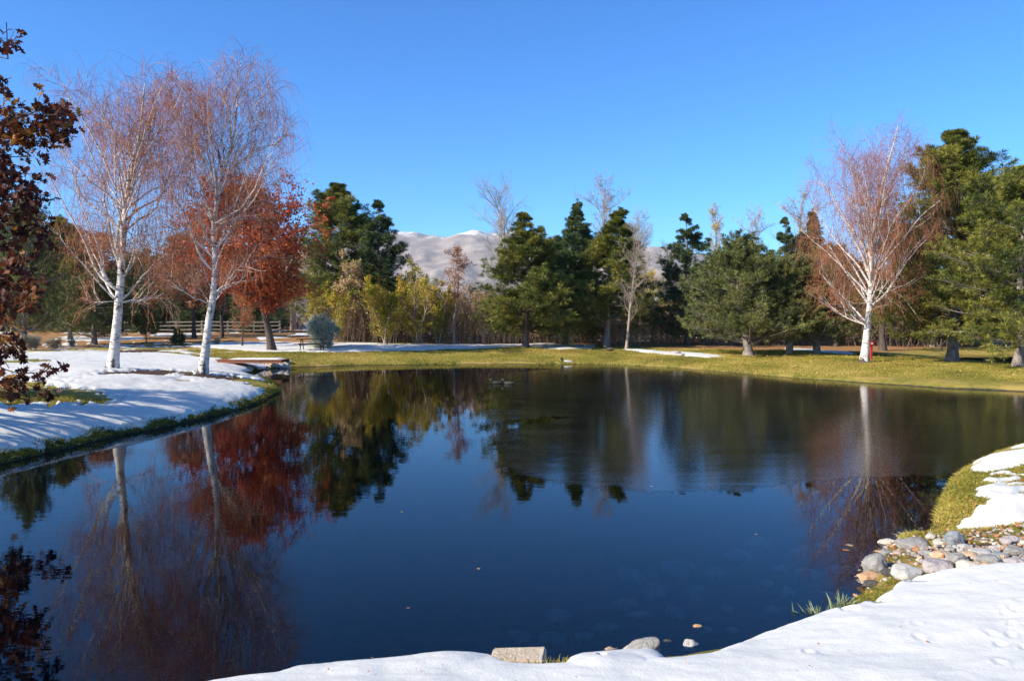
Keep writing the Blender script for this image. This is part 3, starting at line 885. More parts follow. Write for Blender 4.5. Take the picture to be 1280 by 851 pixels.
def birch(label, trunk, limbs, Y, seed, r0=.19, extra=2, strand=1.2, k3=9, group=None, up=.10, spread=1.0, side_len=1.0, leafn=1500, lean_sub=.75, rise=44, twig='birch_twig'):
    """white weeping birch from its trunk and limbs, given as they run in the photograph, each limb with its own depth"""
    reseed(seed)
    N = 14
    tr = spline([at(x, y, Y) for x, y in trunk], 26)
    b = hit(*trunk[0]); tr = tr + (A(b[0], b[1], b[2] - .08) - tr[0])
    base = A(b[0], b[1], b[2])
    sh = tr[0] - at(*trunk[0], Y)
    tr[6:] += np.cumsum(rng.normal(size=(20, 3)) * A(.0, .03, 0), 0)
    bmb = MB(); u = np.linspace(0, 1, 26)
    rt = r0 * (1 - .90 * u ** .8) + r0 * .45 * np.exp(-u * 28)
    tubes(bmb, tr[None], rt[None], 12)
    LP, LR = [], []
    for i, l in enumerate(limbs):
        if l[-1][1] < 215: l = list(l[:-1]) + [(l[-1][0] + rise * .25 * np.sign(l[-1][0] - l[0][0]), l[-1][1] - rise)]
        P = spline([at(x, y, Y) for x, y in l], N) + sh
        ln = np.linalg.norm(P[-1] - P[0])
        off = rng.uniform(-.75, .75) * ln * spread
        P[:, 1] += off * np.linspace(0, 1, N) ** 1.2
        j = np.argmin(np.linalg.norm(tr - P[0], axis=1))
        if np.linalg.norm(tr[j] - P[0]) < .9: P = P + (tr[j] - P[0]) * np.linspace(1, 0, N)[:, None]
        r = min(rt[j] * .6, .011 * ln + .009)
        LP.append(P); LR.append(r)
        for e in range(extra):
            a = rng.uniform(.8, 2.3) * (1 if e % 2 else -1)
            Q = rot_about(P, tr[j], a)
            f = rng.uniform(.7, .98)
            Q = tr[j] + (Q - P[0]) * f
            LP.append(Q); LR.append(r * .85)
    LP = np.array(LP); LR = np.array(LR)
    LP[:, 2:] += np.cumsum(rng.normal(size=LP[:, 2:].shape) * .018, 1)
    tubes(bmb, LP, taper(LR, N, .16, .8), 7)
    # side branches, finer branches, then the hanging twigs
    allP = np.concatenate([LP, np.stack([spline(tr[9:], N)])])
    s, d, t, par = spawn(allP, 8, .28, 1.0, .8)
    L2 = np.random.default_rng(seed).uniform(.5, 1.35, len(s)) * side_len * (1.2 - .45 * t)
    P2 = grow(s, d + A(0, 0, .35), L2, 8, .10, (0, 0, up * .3))
    tubes(bmb, P2, taper(.003 + .007 * L2, 8, .3), 4)
    root = empty("weeping_birch", base, label, "tree", group)
    bmb.build("trunk", M['birch'], root, True, base)
    cmb = MB()
    ends = np.concatenate([P2, LP[:, -8:]])
    s, d, t, par = spawn(ends, 5, .25, 1.0, .7)
    L3 = rng.uniform(.4, 1.15, len(s)) * side_len
    upw = (rng.uniform(0, 1, len(s)) < .22)[:, None]
    P3 = grow(s, d + A(0, 0, .25) + upw * A(0, 0, .8), L3, 6, .12, np.where(upw, A(0, 0, -.02), A(0, 0, -.20)))
    tubes(cmb, P3, taper(np.full(len(s), .0065), 6, .45), 3, rng.uniform(.3, 1, len(s)))
    s, d, t, par = spawn(P3, k3, .1, 1.0, .6)
    hgt = np.clip((s[:, 2] - base[2] - 2.2) / 3.0, .12, 1)
    L4 = rng.uniform(.25, 1.0, len(s)) ** 1.3 * strand * hgt
    P4 = grow(s, d * .45 + rng.normal(size=d.shape) * .2 + A(0, 0, -.35), L4, 6, .035, (0, 0, -.55))
    tubes(cmb, P4, taper(np.full(len(s), .0032), 6, .55), 3, rng.uniform(0, .8, len(s)))
    cmb.build("crown", M[twig], root, False, base)
    lm = MB()
    pk = rng.integers(0, len(P4), leafn)
    C = P4[pk, rng.integers(1, 6, leafn)]
    k = rng.uniform(0, 1, leafn) < np.clip(1.25 - (C[:, 2] - base[2]) / 11, .15, 1)
    leaves(lm, C[k], .045, 'oval', droop=.8)
    lm.build("leaves", M['catkin'], root, False, base)
    return root


birch("tall white weeping birch standing in the snow nearest the dark oak", [(140, 462), (144, 425), (149, 375), (152, 350), (155, 310), (158, 270), (160, 240), (164, 200), (175, 150), (183, 110), (190, 42)],
      [[(149, 316), (138, 276), (140, 240), (137, 210), (143, 180), (130, 130), (126, 85)], [(146, 358), (125, 335), (99, 293), (84, 270), (72, 240)], [(138, 262), (115, 235), (95, 219), (84, 197), (76, 160)],
       [(135, 232), (115, 200), (102, 181), (98, 150)], [(158, 232), (178, 178), (197, 141), (224, 112)], [(139, 202), (160, 150), (176, 105), (180, 78)], [(160, 186), (171, 141), (184, 89)],
       [(138, 215), (123, 190), (112, 148), (99, 108), (82, 80)], [(155, 364), (184, 358), (217, 355)], [(157, 300), (175, 290), (196, 292)], [(160, 240), (182, 215), (205, 190), (214, 160)], [(154, 330), (172, 300), (184, 262), (190, 225)], [(150, 150), (140, 110), (150, 75)], [(146, 345), (118, 318), (100, 262), (70, 205)]],
      23.9, 101, strand=1.1, k3=3, group="weeping birches by the pond", leafn=6500)
birch("tall white weeping birch with a curved trunk on the snowy point nearer the water", [(253, 467), (257, 435), (264, 375), (269, 340), (270, 310), (270, 275), (268, 240), (276, 184), (287, 140), (297, 99), (305, 24)],
      [[(270, 340), (306, 319), (318, 299), (342, 284), (357, 286)], [(270, 250), (283, 230), (316, 220), (345, 195), (362, 192)], [(272, 238), (302, 224), (329, 210), (359, 174), (380, 168)], [(276, 184), (306, 141), (336, 115), (362, 104), (370, 110)],
       [(302, 142), (316, 108), (332, 76), (352, 66)], [(268, 232), (244, 174), (227, 151), (213, 136)], [(265, 200), (253, 148), (240, 110), (235, 72)], [(266, 195), (250, 132), (232, 68)], [(280, 160), (273, 112), (253, 89), (234, 62)],
       [(268, 292), (244, 260), (227, 247), (215, 240)], [(265, 362), (244, 349), (227, 329), (222, 310)], [(291, 110), (290, 66), (299, 34)], [(270, 270), (292, 250), (304, 205), (318, 160)], [(270, 300), (252, 280), (240, 225), (230, 190)]],
      23.2, 102, strand=1.5, k3=3, group="weeping birches by the pond", r0=.165, leafn=4500)
birch("white birch with many rising limbs on the far lawn by the red box", [(1080, 453), (1084, 410), (1088, 365), (1089, 322), (1095, 267), (1108, 215), (1123, 162)],
      [[(1083, 402), (1052, 377), (1027, 356), (999, 328)], [(1084, 370), (1056, 330), (1031, 301), (1013, 282)], [(1086, 345), (1069, 301), (1056, 267), (1040, 237)], [(1088, 332), (1082, 280), (1073, 237), (1062, 200)], [(1089, 310), (1086, 250), (1094, 195)],
       [(1094, 280), (1104, 237), (1110, 200), (1111, 176)], [(1090, 383), (1112, 364), (1137, 322), (1160, 296)], [(1091, 345), (1116, 309), (1141, 275), (1160, 258)], [(1093, 318), (1120, 280), (1142, 242), (1150, 215)], [(1090, 376), (1103, 364), (1124, 370), (1137, 381)],
       [(1098, 263), (1120, 225), (1137, 188)], [(1085, 385), (1066, 350), (1050, 318), (1035, 290)], [(1086, 360), (1072, 330), (1046, 290), (1030, 250)], [(1087, 330), (1064, 280), (1048, 232), (1042, 205)], [(1083, 405), (1060, 395), (1036, 372)]],
      39.6, 103, strand=.9, k3=6, extra=2, group="weeping birches by the pond", r0=.20, up=.25, spread=.95, side_len=1.35, leafn=12000, rise=-6, twig='rust_twig')


# --- generic trees, built at the origin; each returns its meshes so that they can stand alone or fill a wood
def g_pine(seed, H=10, cb=.2, R=2.4, step=.42, nb=5, tl=.21, m=14, tr=.2, shape=.75, lean=.02, dens=1.0, width=.026, upb=.02, low=.7):
    reseed(seed)
    tmb, cmb = MB(), MB()
    P = grow(A(0, 0, -.1)[None], A(rng.normal() * lean, rng.normal() * lean, 1)[None], np.array([H * .985]), 20, .02 + lean * .5, (0, 0, .08))
    tubes(tmb, P, (tr * (1 - np.linspace(0, 1, 20) * .93) + tr * .5 * np.exp(-np.linspace(0, 1, 20) * 30))[None], 9, .4)
    zs = np.arange(cb * H, H * .985, step); zs = zs + rng.normal(size=len(zs)) * step * .2
    S, D, L = [], [], []
    for z in zs:
        u = np.clip((z - cb * H) / (H * (1 - cb)), 0, 1)
        x = np.clip(z / H, 0, .995) * 19; i = int(x); p = P[0, i] + (P[0, min(i + 1, 19)] - P[0, i]) * (x - i)
        prof = ((1 - u) ** shape if shape > 0 else (1 - u ** 2) ** -shape) * min(1, low + u * 2.5) + .025
        a0 = rng.uniform(0, 6.28)
        for k in range(nb):
            a = a0 + k * 6.283 / nb + rng.normal() * .35
            if rng.uniform() < .10: continue
            zj = np.clip(x + rng.uniform(-.6, .6) * step / H * 19, 0, 18.9); ij = int(zj); pj = P[0, ij] + (P[0, min(ij + 1, 19)] - P[0, ij]) * (zj - ij)
            S.append(pj); D.append((math.cos(a), math.sin(a), upb + .75 * u ** 1.6 + rng.normal() * .12)); L.append(R * prof * (rng.uniform(.55, 1.0) if u > .8 else 1) * rng.choice([1, 1, 1, .65, 1.18]) * rng.uniform(.75, 1.08))
    S = np.array(S); D = np.array(D); L = np.maximum(np.array(L), .14)
    B = grow(S, D, L, 8, .06, (0, 0, .05))
    tubes(tmb, B, taper(.010 + .016 * L, 8, .2), 4, .5)
    s, d, t, par = spawn(B, int(19 * dens), .20, 1.0, .75)
    kk = rng.uniform(0, 1, len(s)) < .30 + L[par] / 2.0
    s, d, t, par = s[kk], d[kk], t[kk], par[kk]
    l2 = np.clip(L[par] * rng.uniform(.22, .42, len(s)), .15, .8)
    B2 = grow(s, d + A(0, 0, .15), l2, 5, .1, (0, 0, .08))
    tubes(tmb, B2, taper(np.full(len(s), .010), 5, .5), 3, .5)
    s3, d3, t3, par3 = spawn(B2, 3, .35, 1.0, .6)
    C = np.concatenate([B2[:, -1], s3 + d3 * .08, B[:, -1], B[:, -2]])
    Dt = np.concatenate([nrm(B2[:, -1] - B2[:, -2]), d3, nrm(B[:, -1] - B[:, -2]), nrm(B[:, -1] - B[:, -3])])
    cid = np.concatenate([par, par[par3], np.arange(len(B)), np.arange(len(B))])
    tls = tl * np.clip(.45 + L[cid] / 1.6, .5, 1)[:, None]
    bt = rng.normal(size=len(B)) * .2 + .5
    tufts(cmb, np.concatenate([P[0, -2:], P[0, -1:] + A(0, 0, .12)]), np.tile(A(0, 0, 1.0), (3, 1)), tl * .7, m, width, np.full(3, .5), .5)
    tufts(cmb, C, Dt + A(0, 0, .45), tls, m, width, np.clip(bt[cid] + rng.normal(size=len(C)) * .24, 0, 1))
    return tmb, cmb


def g_leafy(seed, H=8, cb=.2, R=3, tr=.18, k1=24, k2=6, k3=5, lf=6, ls=.10, shape='oval', ang=1.0, prof='round', wander=.10, bare_top=False, trop=.03, stems=1, leaf_frac=1.0, twig=.004):
    """broad-leaved tree; lf leaves on every twig (0: bare)"""
    reseed(seed)
    tmb, cmb, wmb = MB(), MB(), MB()
    if stems == 1:
        P = grow(A(0, 0, -.1)[None], A(rng.normal() * .03, rng.normal() * .03, 1)[None], np.array([H * .93]), 18, .045, (0, 0, .06))
        tubes(tmb, P, (tr * (1 - np.linspace(0, 1, 18) * .92) + tr * .5 * np.exp(-np.linspace(0, 1, 18) * 25))[None], 9, .4)
        r1 = tr
    else:
        a = rng.uniform(0, 6.28, stems); rr = rng.uniform(0, .18, stems) * R
        P = grow(np.stack([rr * np.cos(a), rr * np.sin(a), np.full(stems, -.1)], -1), np.stack([np.cos(a) * R / H * .8, np.sin(a) * R / H * .8, np.ones(stems)], -1), H * rng.uniform(.65, .98, stems), 14, .07, (0, 0, .03))
        tubes(tmb, P, taper(rng.uniform(.5, 1, stems) * tr, 14, .15), 5, rng.uniform(0, 1, stems))
    s, d, t, par = spawn(P, k1, cb, 1.0, ang, .2)
    uz = np.clip((t - cb) / (1 - cb), 0, 1)
    pr = {'round': np.sin(np.clip(.18 + uz * .80, 0, 1) * math.pi) ** .7, 'cone': (1 - uz) ** .7 + .08, 'vase': .35 + .75 * uz * (1.25 - uz) * 1.6, 'thin': .5 + 0 * uz}[prof]
    if stems > 1: pr = pr * .6
    L1 = np.maximum(R * pr * rng.uniform(.7, 1.1, len(s)), .3)
    B = grow(s, d + A(0, 0, .25), L1, 9, wander, (0, 0, trop))
    tubes(tmb, B, taper(np.clip(.014 * L1 + .006, .006, tr * .6), 9, .2), 5, .5)
    s, d, t, par = spawn(B, k2, .2, 1.0, .75)
    L2 = np.clip(L1[par] * rng.uniform(.25, .5, len(s)), .2, 1.6)
    B2 = grow(s, d + A(0, 0, .12), L2, 6, .12, (0, 0, trop))
    tubes(wmb, B2, taper(.004 + .006 * L2, 6, .35), 4, .5)
    s, d, t, par2 = spawn(B2, k3, .15, 1.0, .7)
    L3 = np.clip(L2[par2] * rng.uniform(.35, .8, len(s)), .12, .8)
    B3 = grow(s, d, L3, 5, .13, (0, 0, trop))
    tubes(wmb, B3, taper(np.full(len(s), twig), 5, .6), 3, rng.uniform(.2, 1, len(s)))
    if lf:
        bt = rng.normal(size=len(B)) * .2 + .5
        kk = rng.uniform(0, 1, len(B3)) < leaf_frac
        Bq = B3[kk]; pq = par[par2[kk]]
        C = np.concatenate([Bq[:, rng.integers(1, 5)] + rng.normal(size=(len(Bq), 3)) * ls * .5 for _ in range(lf)])
        tt = np.concatenate([np.clip(bt[pq] + rng.normal(size=len(Bq)) * .2, 0, 1) for _ in range(lf)])
        leaves(cmb, C, ls, shape, tt, .25)
    return tmb, cmb, wmb


def make(kind, gs, mats, label, cat="tree"):
    root = empty(kind, (0, 0, 0), label, cat)
    names = ["trunk", "crown", "twigs"]
    for g, m, nme in zip(gs, mats, names):
        if g is not None and g.n: g.build(nme, M[m] if isinstance(m, str) else m, root, nme != "crown")
    return root


def put(root, px, row=None, Y=None, top=None, H=1.0, rz=0.0, wide=1.0, label=None, group=None, first=False):
    """stand a tree on the ground at a photo column, scaled so that it reaches a photo row"""
    p = hit(px, row) if row is not None else col_at(px, Y)
    y = p[1]
    zt = CAMZ + (400 - top) / F * y
    s = (zt - p[2]) / H
    if first:
        o = root; o.location = p; o.rotation_euler = (0, 0, rz); o.scale = (s * wide, s * wide, s)
        if label: o["label"] = label
        if group: o["group"] = group
        return o
    return copy_tree(root, p, rz, (s * wide, s * wide, s), label, group)


# --- pines
pg = "pines round the pond"
pA = make("pine_tree", g_pine(201, 10, .13, 2.9, .40, 5, .24, 15, .165, .90), ('pine_bark', 'needle'), None)
put(pA, 657, row=434.5, top=266, H=10, rz=.4, wide=1.5, label="dense yellow-green pine with a short dark leaning trunk, left of the three tall pines", group=pg, first=True)
pB = make("pine_tree", g_pine(202, 11, .20, 2.2, .46, 5, .24, 15, .16, .9, low=.85), ('pine_bark', 'needle_dark'), None)
put(pB, 707, Y=56, top=244, H=11, rz=1.0, wide=1.4, label="narrow tallest pine in the middle of the three tall pines", group=pg, first=True)
pC = make("pine_tree", g_pine(203, 11, .17, 2.8, .42, 5, .25, 15, .16, .85, low=.85), ('tan_bark', 'needle'), None)
put(pC, 758, Y=55, top=257, H=11, rz=0, wide=1.45, label="full green pine with a tan trunk behind the bare tan tree", group=pg, first=True)
pD = make("pine_tree", g_pine(204, 10, .08, 2.6, .50, 4, .22, 13, .15, .75, dens=.9, low=.8), ('pine_bark', 'needle_dark'), None)
put(pD, 860, Y=58, top=268, H=10, rz=2, wide=1.35, label="dark blue-green open pine behind the last snow patch on the lawn", group=pg, first=True)
pE = make("scots_pine", g_pine(205, 8, .12, 3.4, .42, 6, .20, 14, .25, .40, lean=.05, upb=.12, low=1.0), ('grey_pine_bark', 'needle_light'), None)
put(pE, 936, row=444, top=303, H=8, rz=2.5, wide=1.35, label="spreading pale green pine with a leaning grey trunk on the lawn edge", group=pg, first=True)
put(pE, 1021, row=442, top=318, H=8, rz=.3, wide=1.15, label="small pale green pine with a straight grey trunk left of the lone white birch", group=pg)
pF = make("pine_tree", g_pine(206, 14, .12, 3.3, .44, 5, .27, 16, .20, -.8, low=.8), ('grey_pine_bark', 'needle'), None)
put(pF, 1190, row=451, top=156, H=14, rz=0, wide=1.5, label="tallest broad green pine just right of the lone white birch", group=pg, first=True)
pG = make("pine_tree", g_pine(207, 13, .11, 3.7, .46, 5, .27, 15, .22, -.85, low=.9), ('grey_pine_bark', 'needle'), None)
put(pG, 1272, row=458, top=196, H=13, rz=1, wide=1.3, label="big green pine standing nearest at the right edge of the lawn", group=pg, first=True)
put(pC, 1166, Y=61, top=255, H=11, rz=3, label="pine with a leaning tan trunk behind the tallest broad pine", group=pg)
put(pF, 1233, Y=62, top=235, H=14, rz=2, wide=1.15, label="pine across the small back pond, half hidden by the nearest right pine", group=pg)
put(pD, 982, Y=64, top=272, H=10, rz=0.6, wide=1.1, label="dark spire-topped pine rising behind the two pale green pines", group=pg)
put(pB, 1024, Y=66, top=262, H=11, rz=4, wide=1.3, label="narrow dark pine rising just left behind the lone birch's crown", group=pg)
put(pD, 1138, Y=69, top=262, H=10, rz=1.9, wide=1.1, label="dark pine filling the gap between the lone birch and the tallest broad pine", group=pg)
put(pC, 908, Y=64, top=300, H=11, rz=5, wide=1.15, label="slim green pine between the dark open pine and the pale spreading pine", group=pg)
put(pA, 955, Y=60, top=318, H=10, rz=2.2, wide=1.5, label="round green pine tucked behind the spreading pale pine", group=pg)
put(pE, 880, Y=61, top=340, H=8, rz=1.1, wide=1.3, label="low pale green pine at the foot of the dark open pine, right side", group=pg)
put(pE, 986, row=441.5, top=326, H=8, rz=4.1, wide=1.2, label="pale green pine standing between the two grey-trunked pale pines", group=pg)
put(pA, 684, Y=60, top=300, H=10, rz=3.1, wide=1.3, label="shorter green pine tucked between the two left tall pines", group=pg)
put(pA, 735, Y=60, top=318, H=10, rz=5.0, wide=1.3, label="shorter green pine tucked between the two right tall pines", group=pg)
put(pF, 433, Y=63, top=226, H=14, rz=1.4, wide=1.55, label="tall dark two-topped pine's left half behind the red oak", group=pg)
put(pD, 474, Y=62, top=252, H=10, rz=3.4, wide=1.45, label="tall dark pine with drooping right boughs behind the yellow willows", group=pg)
put(pE, 30, Y=50, top=250, H=8, rz=1, wide=.62, label="big green pine behind the dark oak at the left edge", group=pg)
put(pG, 88, Y=62, top=268, H=13, rz=4, wide=1.0, label="dark tall pine between the dark oak and the left birch", group=pg)
put(pE, 118, row=431, top=338, H=8, rz=.9, wide=1.25, label="low bushy green pine with a short black trunk behind the left birch", group=pg)
pY = make("young_pine", g_pine(208, 5, .14, 1.5, .34, 5, .17, 12, .06, .6, upb=.5, low=.8), ('tan_bark', 'needle_light'), "young open pine with a thin pale trunk between the two left birches", "tree")
put(pY, 183, row=428, top=358, H=5, first=True)
pS = make("spruce_shrub", g_pine(209, 2, .02, .95, .16, 7, .12, 12, .04, .55, upb=.4, low=.9, width=.018), ('pine_bark', 'needle_dark'), "small round dark green spruce bush on the snow between the birches", "shrub")
put(pS, 223, row=430.5, top=411, H=2, first=True)

for r in [o for o in COL.objects if o.name.split('.')[0] in ('pine_tree', 'scots_pine')]: r["category"] = "tree"

# --- broad-leaved trees
ro = make("red_oak", g_leafy(301, 10, .20, 4.3, .22, 52, 9, 6, 9, .17, 'oak', 1.15, 'round'), ('oak_bark', 'oak_leaf', 'oak_bark'), "big oak in full red leaf beside the picnic table")
put(ro, 340, row=438.5, top=241, H=10, wide=1.12, first=True)
r2 = make("oak_tree", g_leafy(302, 9, .24, 3.2, .17, 34, 7, 5, 6, .19, 'oak', 1.0, 'round', leaf_frac=.9), ('oak_bark', 'russet', 'oak_bark'), "brown-leaved tree before the rail fence, seen between the two left birches")
put(r2, 243, Y=66, top=288, H=9, rz=1, first=True)
put(r2, 277, Y=69, top=300, H=9, rz=3, label="brown-leaved tree before the rail fence, just right of the second birch's trunk")
put(r2, 303, row=433, top=352, H=9, rz=5, wide=.8, label="small thin-trunked brown tree on the orange ground left of the red oak")
put(r2, 128, Y=68, top=290, H=9, rz=2, wide=1.1, label="brown-leaved tree directly behind the left birch's trunk")
rs = make("russet_tree", g_leafy(303, 8, .45, 1.3, .08, 18, 5, 5, 5, .11, 'oval', .8, 'round'), ('pale_bark', 'russet', 'brown_stem'), "slender pale-trunked tree with a small round pink-brown crown against the mountain")
put(rs, 568, Y=58, top=303, H=8, first=True, wide=1.3)
rw = make("rusty_tree", g_leafy(304, 9, .22, 2.6, .16, 30, 7, 7, 2, .06, 'oval', .8, 'round', trop=-.03, twig=.006), ('oak_bark', 'russet', 'rust_twig'), "rusty fine-twigged tree directly behind the lone white birch")
put(rw, 1104, Y=56, top=268, H=9, wide=1.35, first=True)
put(rw, 1045, Y=60, top=300, H=9, rz=2, wide=1.2, label="rusty fine-twigged tree left behind the lone white birch")
og = make("orange_tree", g_leafy(305, 5, .2, 2.0, .1, 20, 5, 4, 5, .13, 'oval', 1.0, 'round'), ('oak_bark', 'yellow', 'brown_stem'), "small orange-gold tree under the tallest pine")
put(og, 1176, Y=58, top=362, H=5, first=True)
put(og, 815, Y=66, top=338, H=5, rz=2, label="small gold-topped tree between the bare tan tree and the dark open pine")
# willows and shrubs in yellow-green leaf
wl = [make("willow", g_leafy(310 + i, 5, .12, 1.9, .07, 7, 6, 5, 5, .12, 'oval', .7, 'round', stems=9, leaf_frac=f), ('brown_stem', m, 'brown_stem'), None, "shrub") for i, (m, f) in enumerate([('yellow', 1.0), ('tanleaf', .8), ('yellow', .75)])]
wg = "leafy shrubs between the red oak and the pines"
for i, (k, px, Y, top, wide, lab) in enumerate([
        (0, 484, 56, 340, 1.05, "fullest yellow-green willow in the middle of the shrub row"),
        (2, 524, 57, 330, 1.0, "loose golden willow right of the fullest yellow-green one"),
        (0, 548, 58, 352, .8, "small yellow-green willow beside the slender pink-brown tree"),
        (1, 446, 60, 312, .95, "tall tan half-bare willow below the dark pine"),
        (2, 415, 58, 348, 1.0, "yellow willow under the right edge of the red oak"),
        (1, 590, 60, 352, 1.0, "tan brush shrub right of the slender pink-brown tree"),
        (1, 622, 62, 360, 1.0, "tan brush shrub before the white cottonwood's stem"),
        (2, 503, 60, 320, .7, "tall thin golden willow standing up behind the shrub row"),
        (1, 742, 64, 372, 1.1, "tan brush shrub between the trunks of the tall pines"),
        (0, 575, 62, 378, .9, "low yellow-green shrub at the foot of the slender pink-brown tree"),
        (1, 1060, 62, 360, 1.2, "tan brush shrub behind the straight grey trunk of the small pale pine")]):
    fr = not any(o["label"] for o in [wl[k]] if "label" in o.keys())
    put(wl[k], px, Y=Y, top=top, H=5, rz=i * 1.3, wide=wide, label=lab, group=wg, first=fr)
bs = make("blue_shrub", g_leafy(320, 2, .02, 1.3, .03, 16, 6, 6, 9, .06, 'oval', .9, 'round', stems=14), ('brown_stem', 'needle_blue', 'brown_stem'), "round pale blue-green bush behind the picnic table", "shrub")
put(bs, 404, Y=52, top=396, H=1.9, wide=.85, first=True)
sg = make("sagebrush", g_leafy(321, 1.2, .05, .8, .02, 8, 5, 5, 5, .05, 'oval', .7, 'round', stems=9), ('brown_stem', 'sage', 'brown_stem'), "grey sagebrush on the snow edge behind the dark oak's sprays", "shrub")
put(sg, 42, row=437, top=420, H=1.1, wide=1.3, first=True)
put(sg, 66, row=436, top=424, H=1.1, rz=2, wide=1.2, label="smaller grey sagebrush just right of the one behind the dark oak's sprays")
put(sg, 90, row=433, top=425, H=1.1, rz=4, label="grey sagebrush beside the low bushy pine's left side")
put(sg, 271, row=431, top=424, H=1.1, rz=1, label="tiny dry bush on the snow left of the second birch's foot")

# --- bare trees
bt = make("bare_tree", g_leafy(330, 8, .22, 2.6, .12, 30, 6, 6, 0, .1, 'oval', .65, 'vase', trop=.04, twig=.009), ('tan_bark', None, 'tan_bark'), "leafless tan young tree standing alone before the pines")
put(bt, 783, row=436.5, top=292, H=8, wide=.85, first=True)
cw = make("cottonwood", g_leafy(331, 13, .20, 4.2, .15, 34, 8, 7, 0, .1, 'oval', .7, 'vase', trop=.05, twig=.010), ('pale_bark', None, 'pale_bark'), "tall leafless white cottonwood against the mountain left of the tall pines")
put(cw, 636, Y=68, top=236, H=13, first=True, wide=1.0)
cl_ = make("cottonwood", g_leafy(332, 13, .3, 3.0, .13, 32, 7, 7, 1, .15, 'oval', .6, 'vase', trop=.05, leaf_frac=.4, twig=.009), ('pale_bark', 'tanleaf', 'pale_bark'), "tall half-bare cottonwood showing above the full green pine")
put(cl_, 763, Y=74, top=224, H=13, first=True)
put(cl_, 800, Y=70, top=268, H=13, rz=1, label="half-bare cottonwood standing behind the leafless tan tree")
put(cl_, 992, Y=74, top=240, H=13, rz=2, wide=1.2, label="half-bare cottonwood above the dark spire-topped pine")
put(cl_, 938, Y=80, top=262, H=13, rz=3.4, label="faint half-bare cottonwood above the spreading pale pine")
put(cl_, 838, Y=76, top=306, H=13, rz=5, wide=1.3, label="short half-bare cottonwood left behind the dark open pine")
yc = make("cottonwood", g_leafy(333, 13, .3, 2.6, .13, 30, 7, 6, 3, .17, 'oval', .6, 'vase', trop=.05, leaf_frac=.6), ('pale_bark', 'gold', 'pale_bark'), "tall cottonwood with bright gold leaves above the dark open pine's right side")
put(yc, 896, Y=76, top=262, H=13, first=True, wide=.9)

# --- the dark oak at the left edge, its boughs reaching into view
reseed(340)
ob = A(-15.0, 15.2, hz(-15.0, 15.2))
dk = empty("dark_oak", ob, "oak with maroon leaves painted shade-dark, whose boughs hang in at the left edge", "tree")
tmb, cmb, wmb = MB(), MB(), MB()
tr_ = spline([ob + A(0, 0, -.15), ob + A(.05, .05, 2), ob + A(-.1, .1, 5), ob + A(.2, 0, 8), ob + A(0, .1, 11)], 20)
tubes(tmb, tr_[None], (.30 * (1 - np.linspace(0, 1, 20) * .9) + .14 * np.exp(-np.linspace(0, 1, 20) * 25))[None], 12)
LPk = []; dens = []
for (px, py, Y, n_) in [(97, 148, 14, 1), (70, 140, 13.6, 1), (84, 158, 14.2, 1), (62, 172, 14.0, 1), (45, 150, 14, .9), (50, 240, 13.6, 1), (46, 262, 14.2, 1), (36, 200, 14, 1), (40, 275, 14, 1), (38, 360, 13.6, 1), (30, 425, 13.4, .9), (46, 478, 12.6, 1), (24, 474, 12.3, 1), (8, 486, 12.2, 1), (25, 215, 13, 1), (20, 330, 14, 1), (8, 440, 13, 1), (14, 255, 13.4, 1), (10, 300, 13.8, 1), (22, 385, 13, 1), (-30, 250, 13, 1), (-40, 350, 13, 1), (-30, 180, 14, 1), (5, 200, 14, 1), (2, 380, 13.5, 1), (-15, 420, 13, 1)]:
    e = at(px, py, Y)
    zt = min(max(e[2] * .8 + .6, ob[2] + 1.3), ob[2] + 9)
    k = np.argmin(abs(tr_[:, 2] - zt)); s = tr_[k]
    mid = (s + e) / 2 + A(rng.normal() * .3, rng.normal() * .3, .45 + rng.normal() * .2)
    P = spline([s, mid, e], 12); P[1:] += rng.normal(size=(11, 3)) * .04
    LPk.append(P); dens.append(n_)
for i in range(34):
    a = rng.uniform(1.7, 4.9); z = rng.uniform(2, 10); rr = 4.8 * math.sin(np.clip(z / 11.5, .15, .93) * math.pi) * rng.uniform(.6, 1.05)
    k = np.argmin(abs(tr_[:, 2] - ob[2] - z)); s = tr_[k]; e = s + A(math.cos(a) * rr, math.sin(a) * rr * .9, rng.uniform(.2, 1.6))
    LPk.append(spline([s, (s + e) / 2 + A(0, 0, .4), e], 12)); dens.append(.9)
LPk.append(spline([tr_[15], at(-12, 70, 13.6), at(8, 28, 13.2)], 12)); dens.append(.7)
LPk = np.array(LPk); dens = np.array(dens)
tubes(tmb, LPk, taper(np.full(len(LPk), .055), 12, .12), 6)
s, d, t, par = spawn(LPk, 10, .45, 1.0, .8)
L2 = rng.uniform(.25, .75, len(s)) * (1.25 - .5 * t)
B2 = grow(s, d, L2, 6, .12, (0, 0, -.02)); tubes(wmb, B2, taper(np.full(len(s), .010), 6, .4), 4)
s, d, t, p3 = spawn(B2, 5, .2, 1, .7)
B3 = grow(s, d, rng.uniform(.12, .35, len(s)), 4, .12, (0, 0, -.06)); tubes(wmb, B3, taper(np.full(len(s), .005), 4, .6), 3)
kk = rng.uniform(0, 1, len(B3)) < dens[par[p3]]
Bq = B3[kk]; bt_ = rng.normal(size=len(LPk)) * .18 + .42; bt_[[3, 4]] = .95
C = np.concatenate([Bq[:, j] + rng.normal(size=(len(Bq), 3)) * .05 for j in (1, 2, 3, 3, 3)])
tt = np.concatenate([np.clip(bt_[par[p3[kk]]] + rng.normal(size=len(Bq)) * .2, 0, 1) for _ in range(5)])
leaves(cmb, C, .165, 'oak', tt, .35)
tmb.build("trunk", M['oak_bark'], dk, True, ob); cmb.build("crown", M['oak_leaf_shaded'], dk, False, ob); wmb.build("twigs", M['oak_bark'], dk, False, ob)

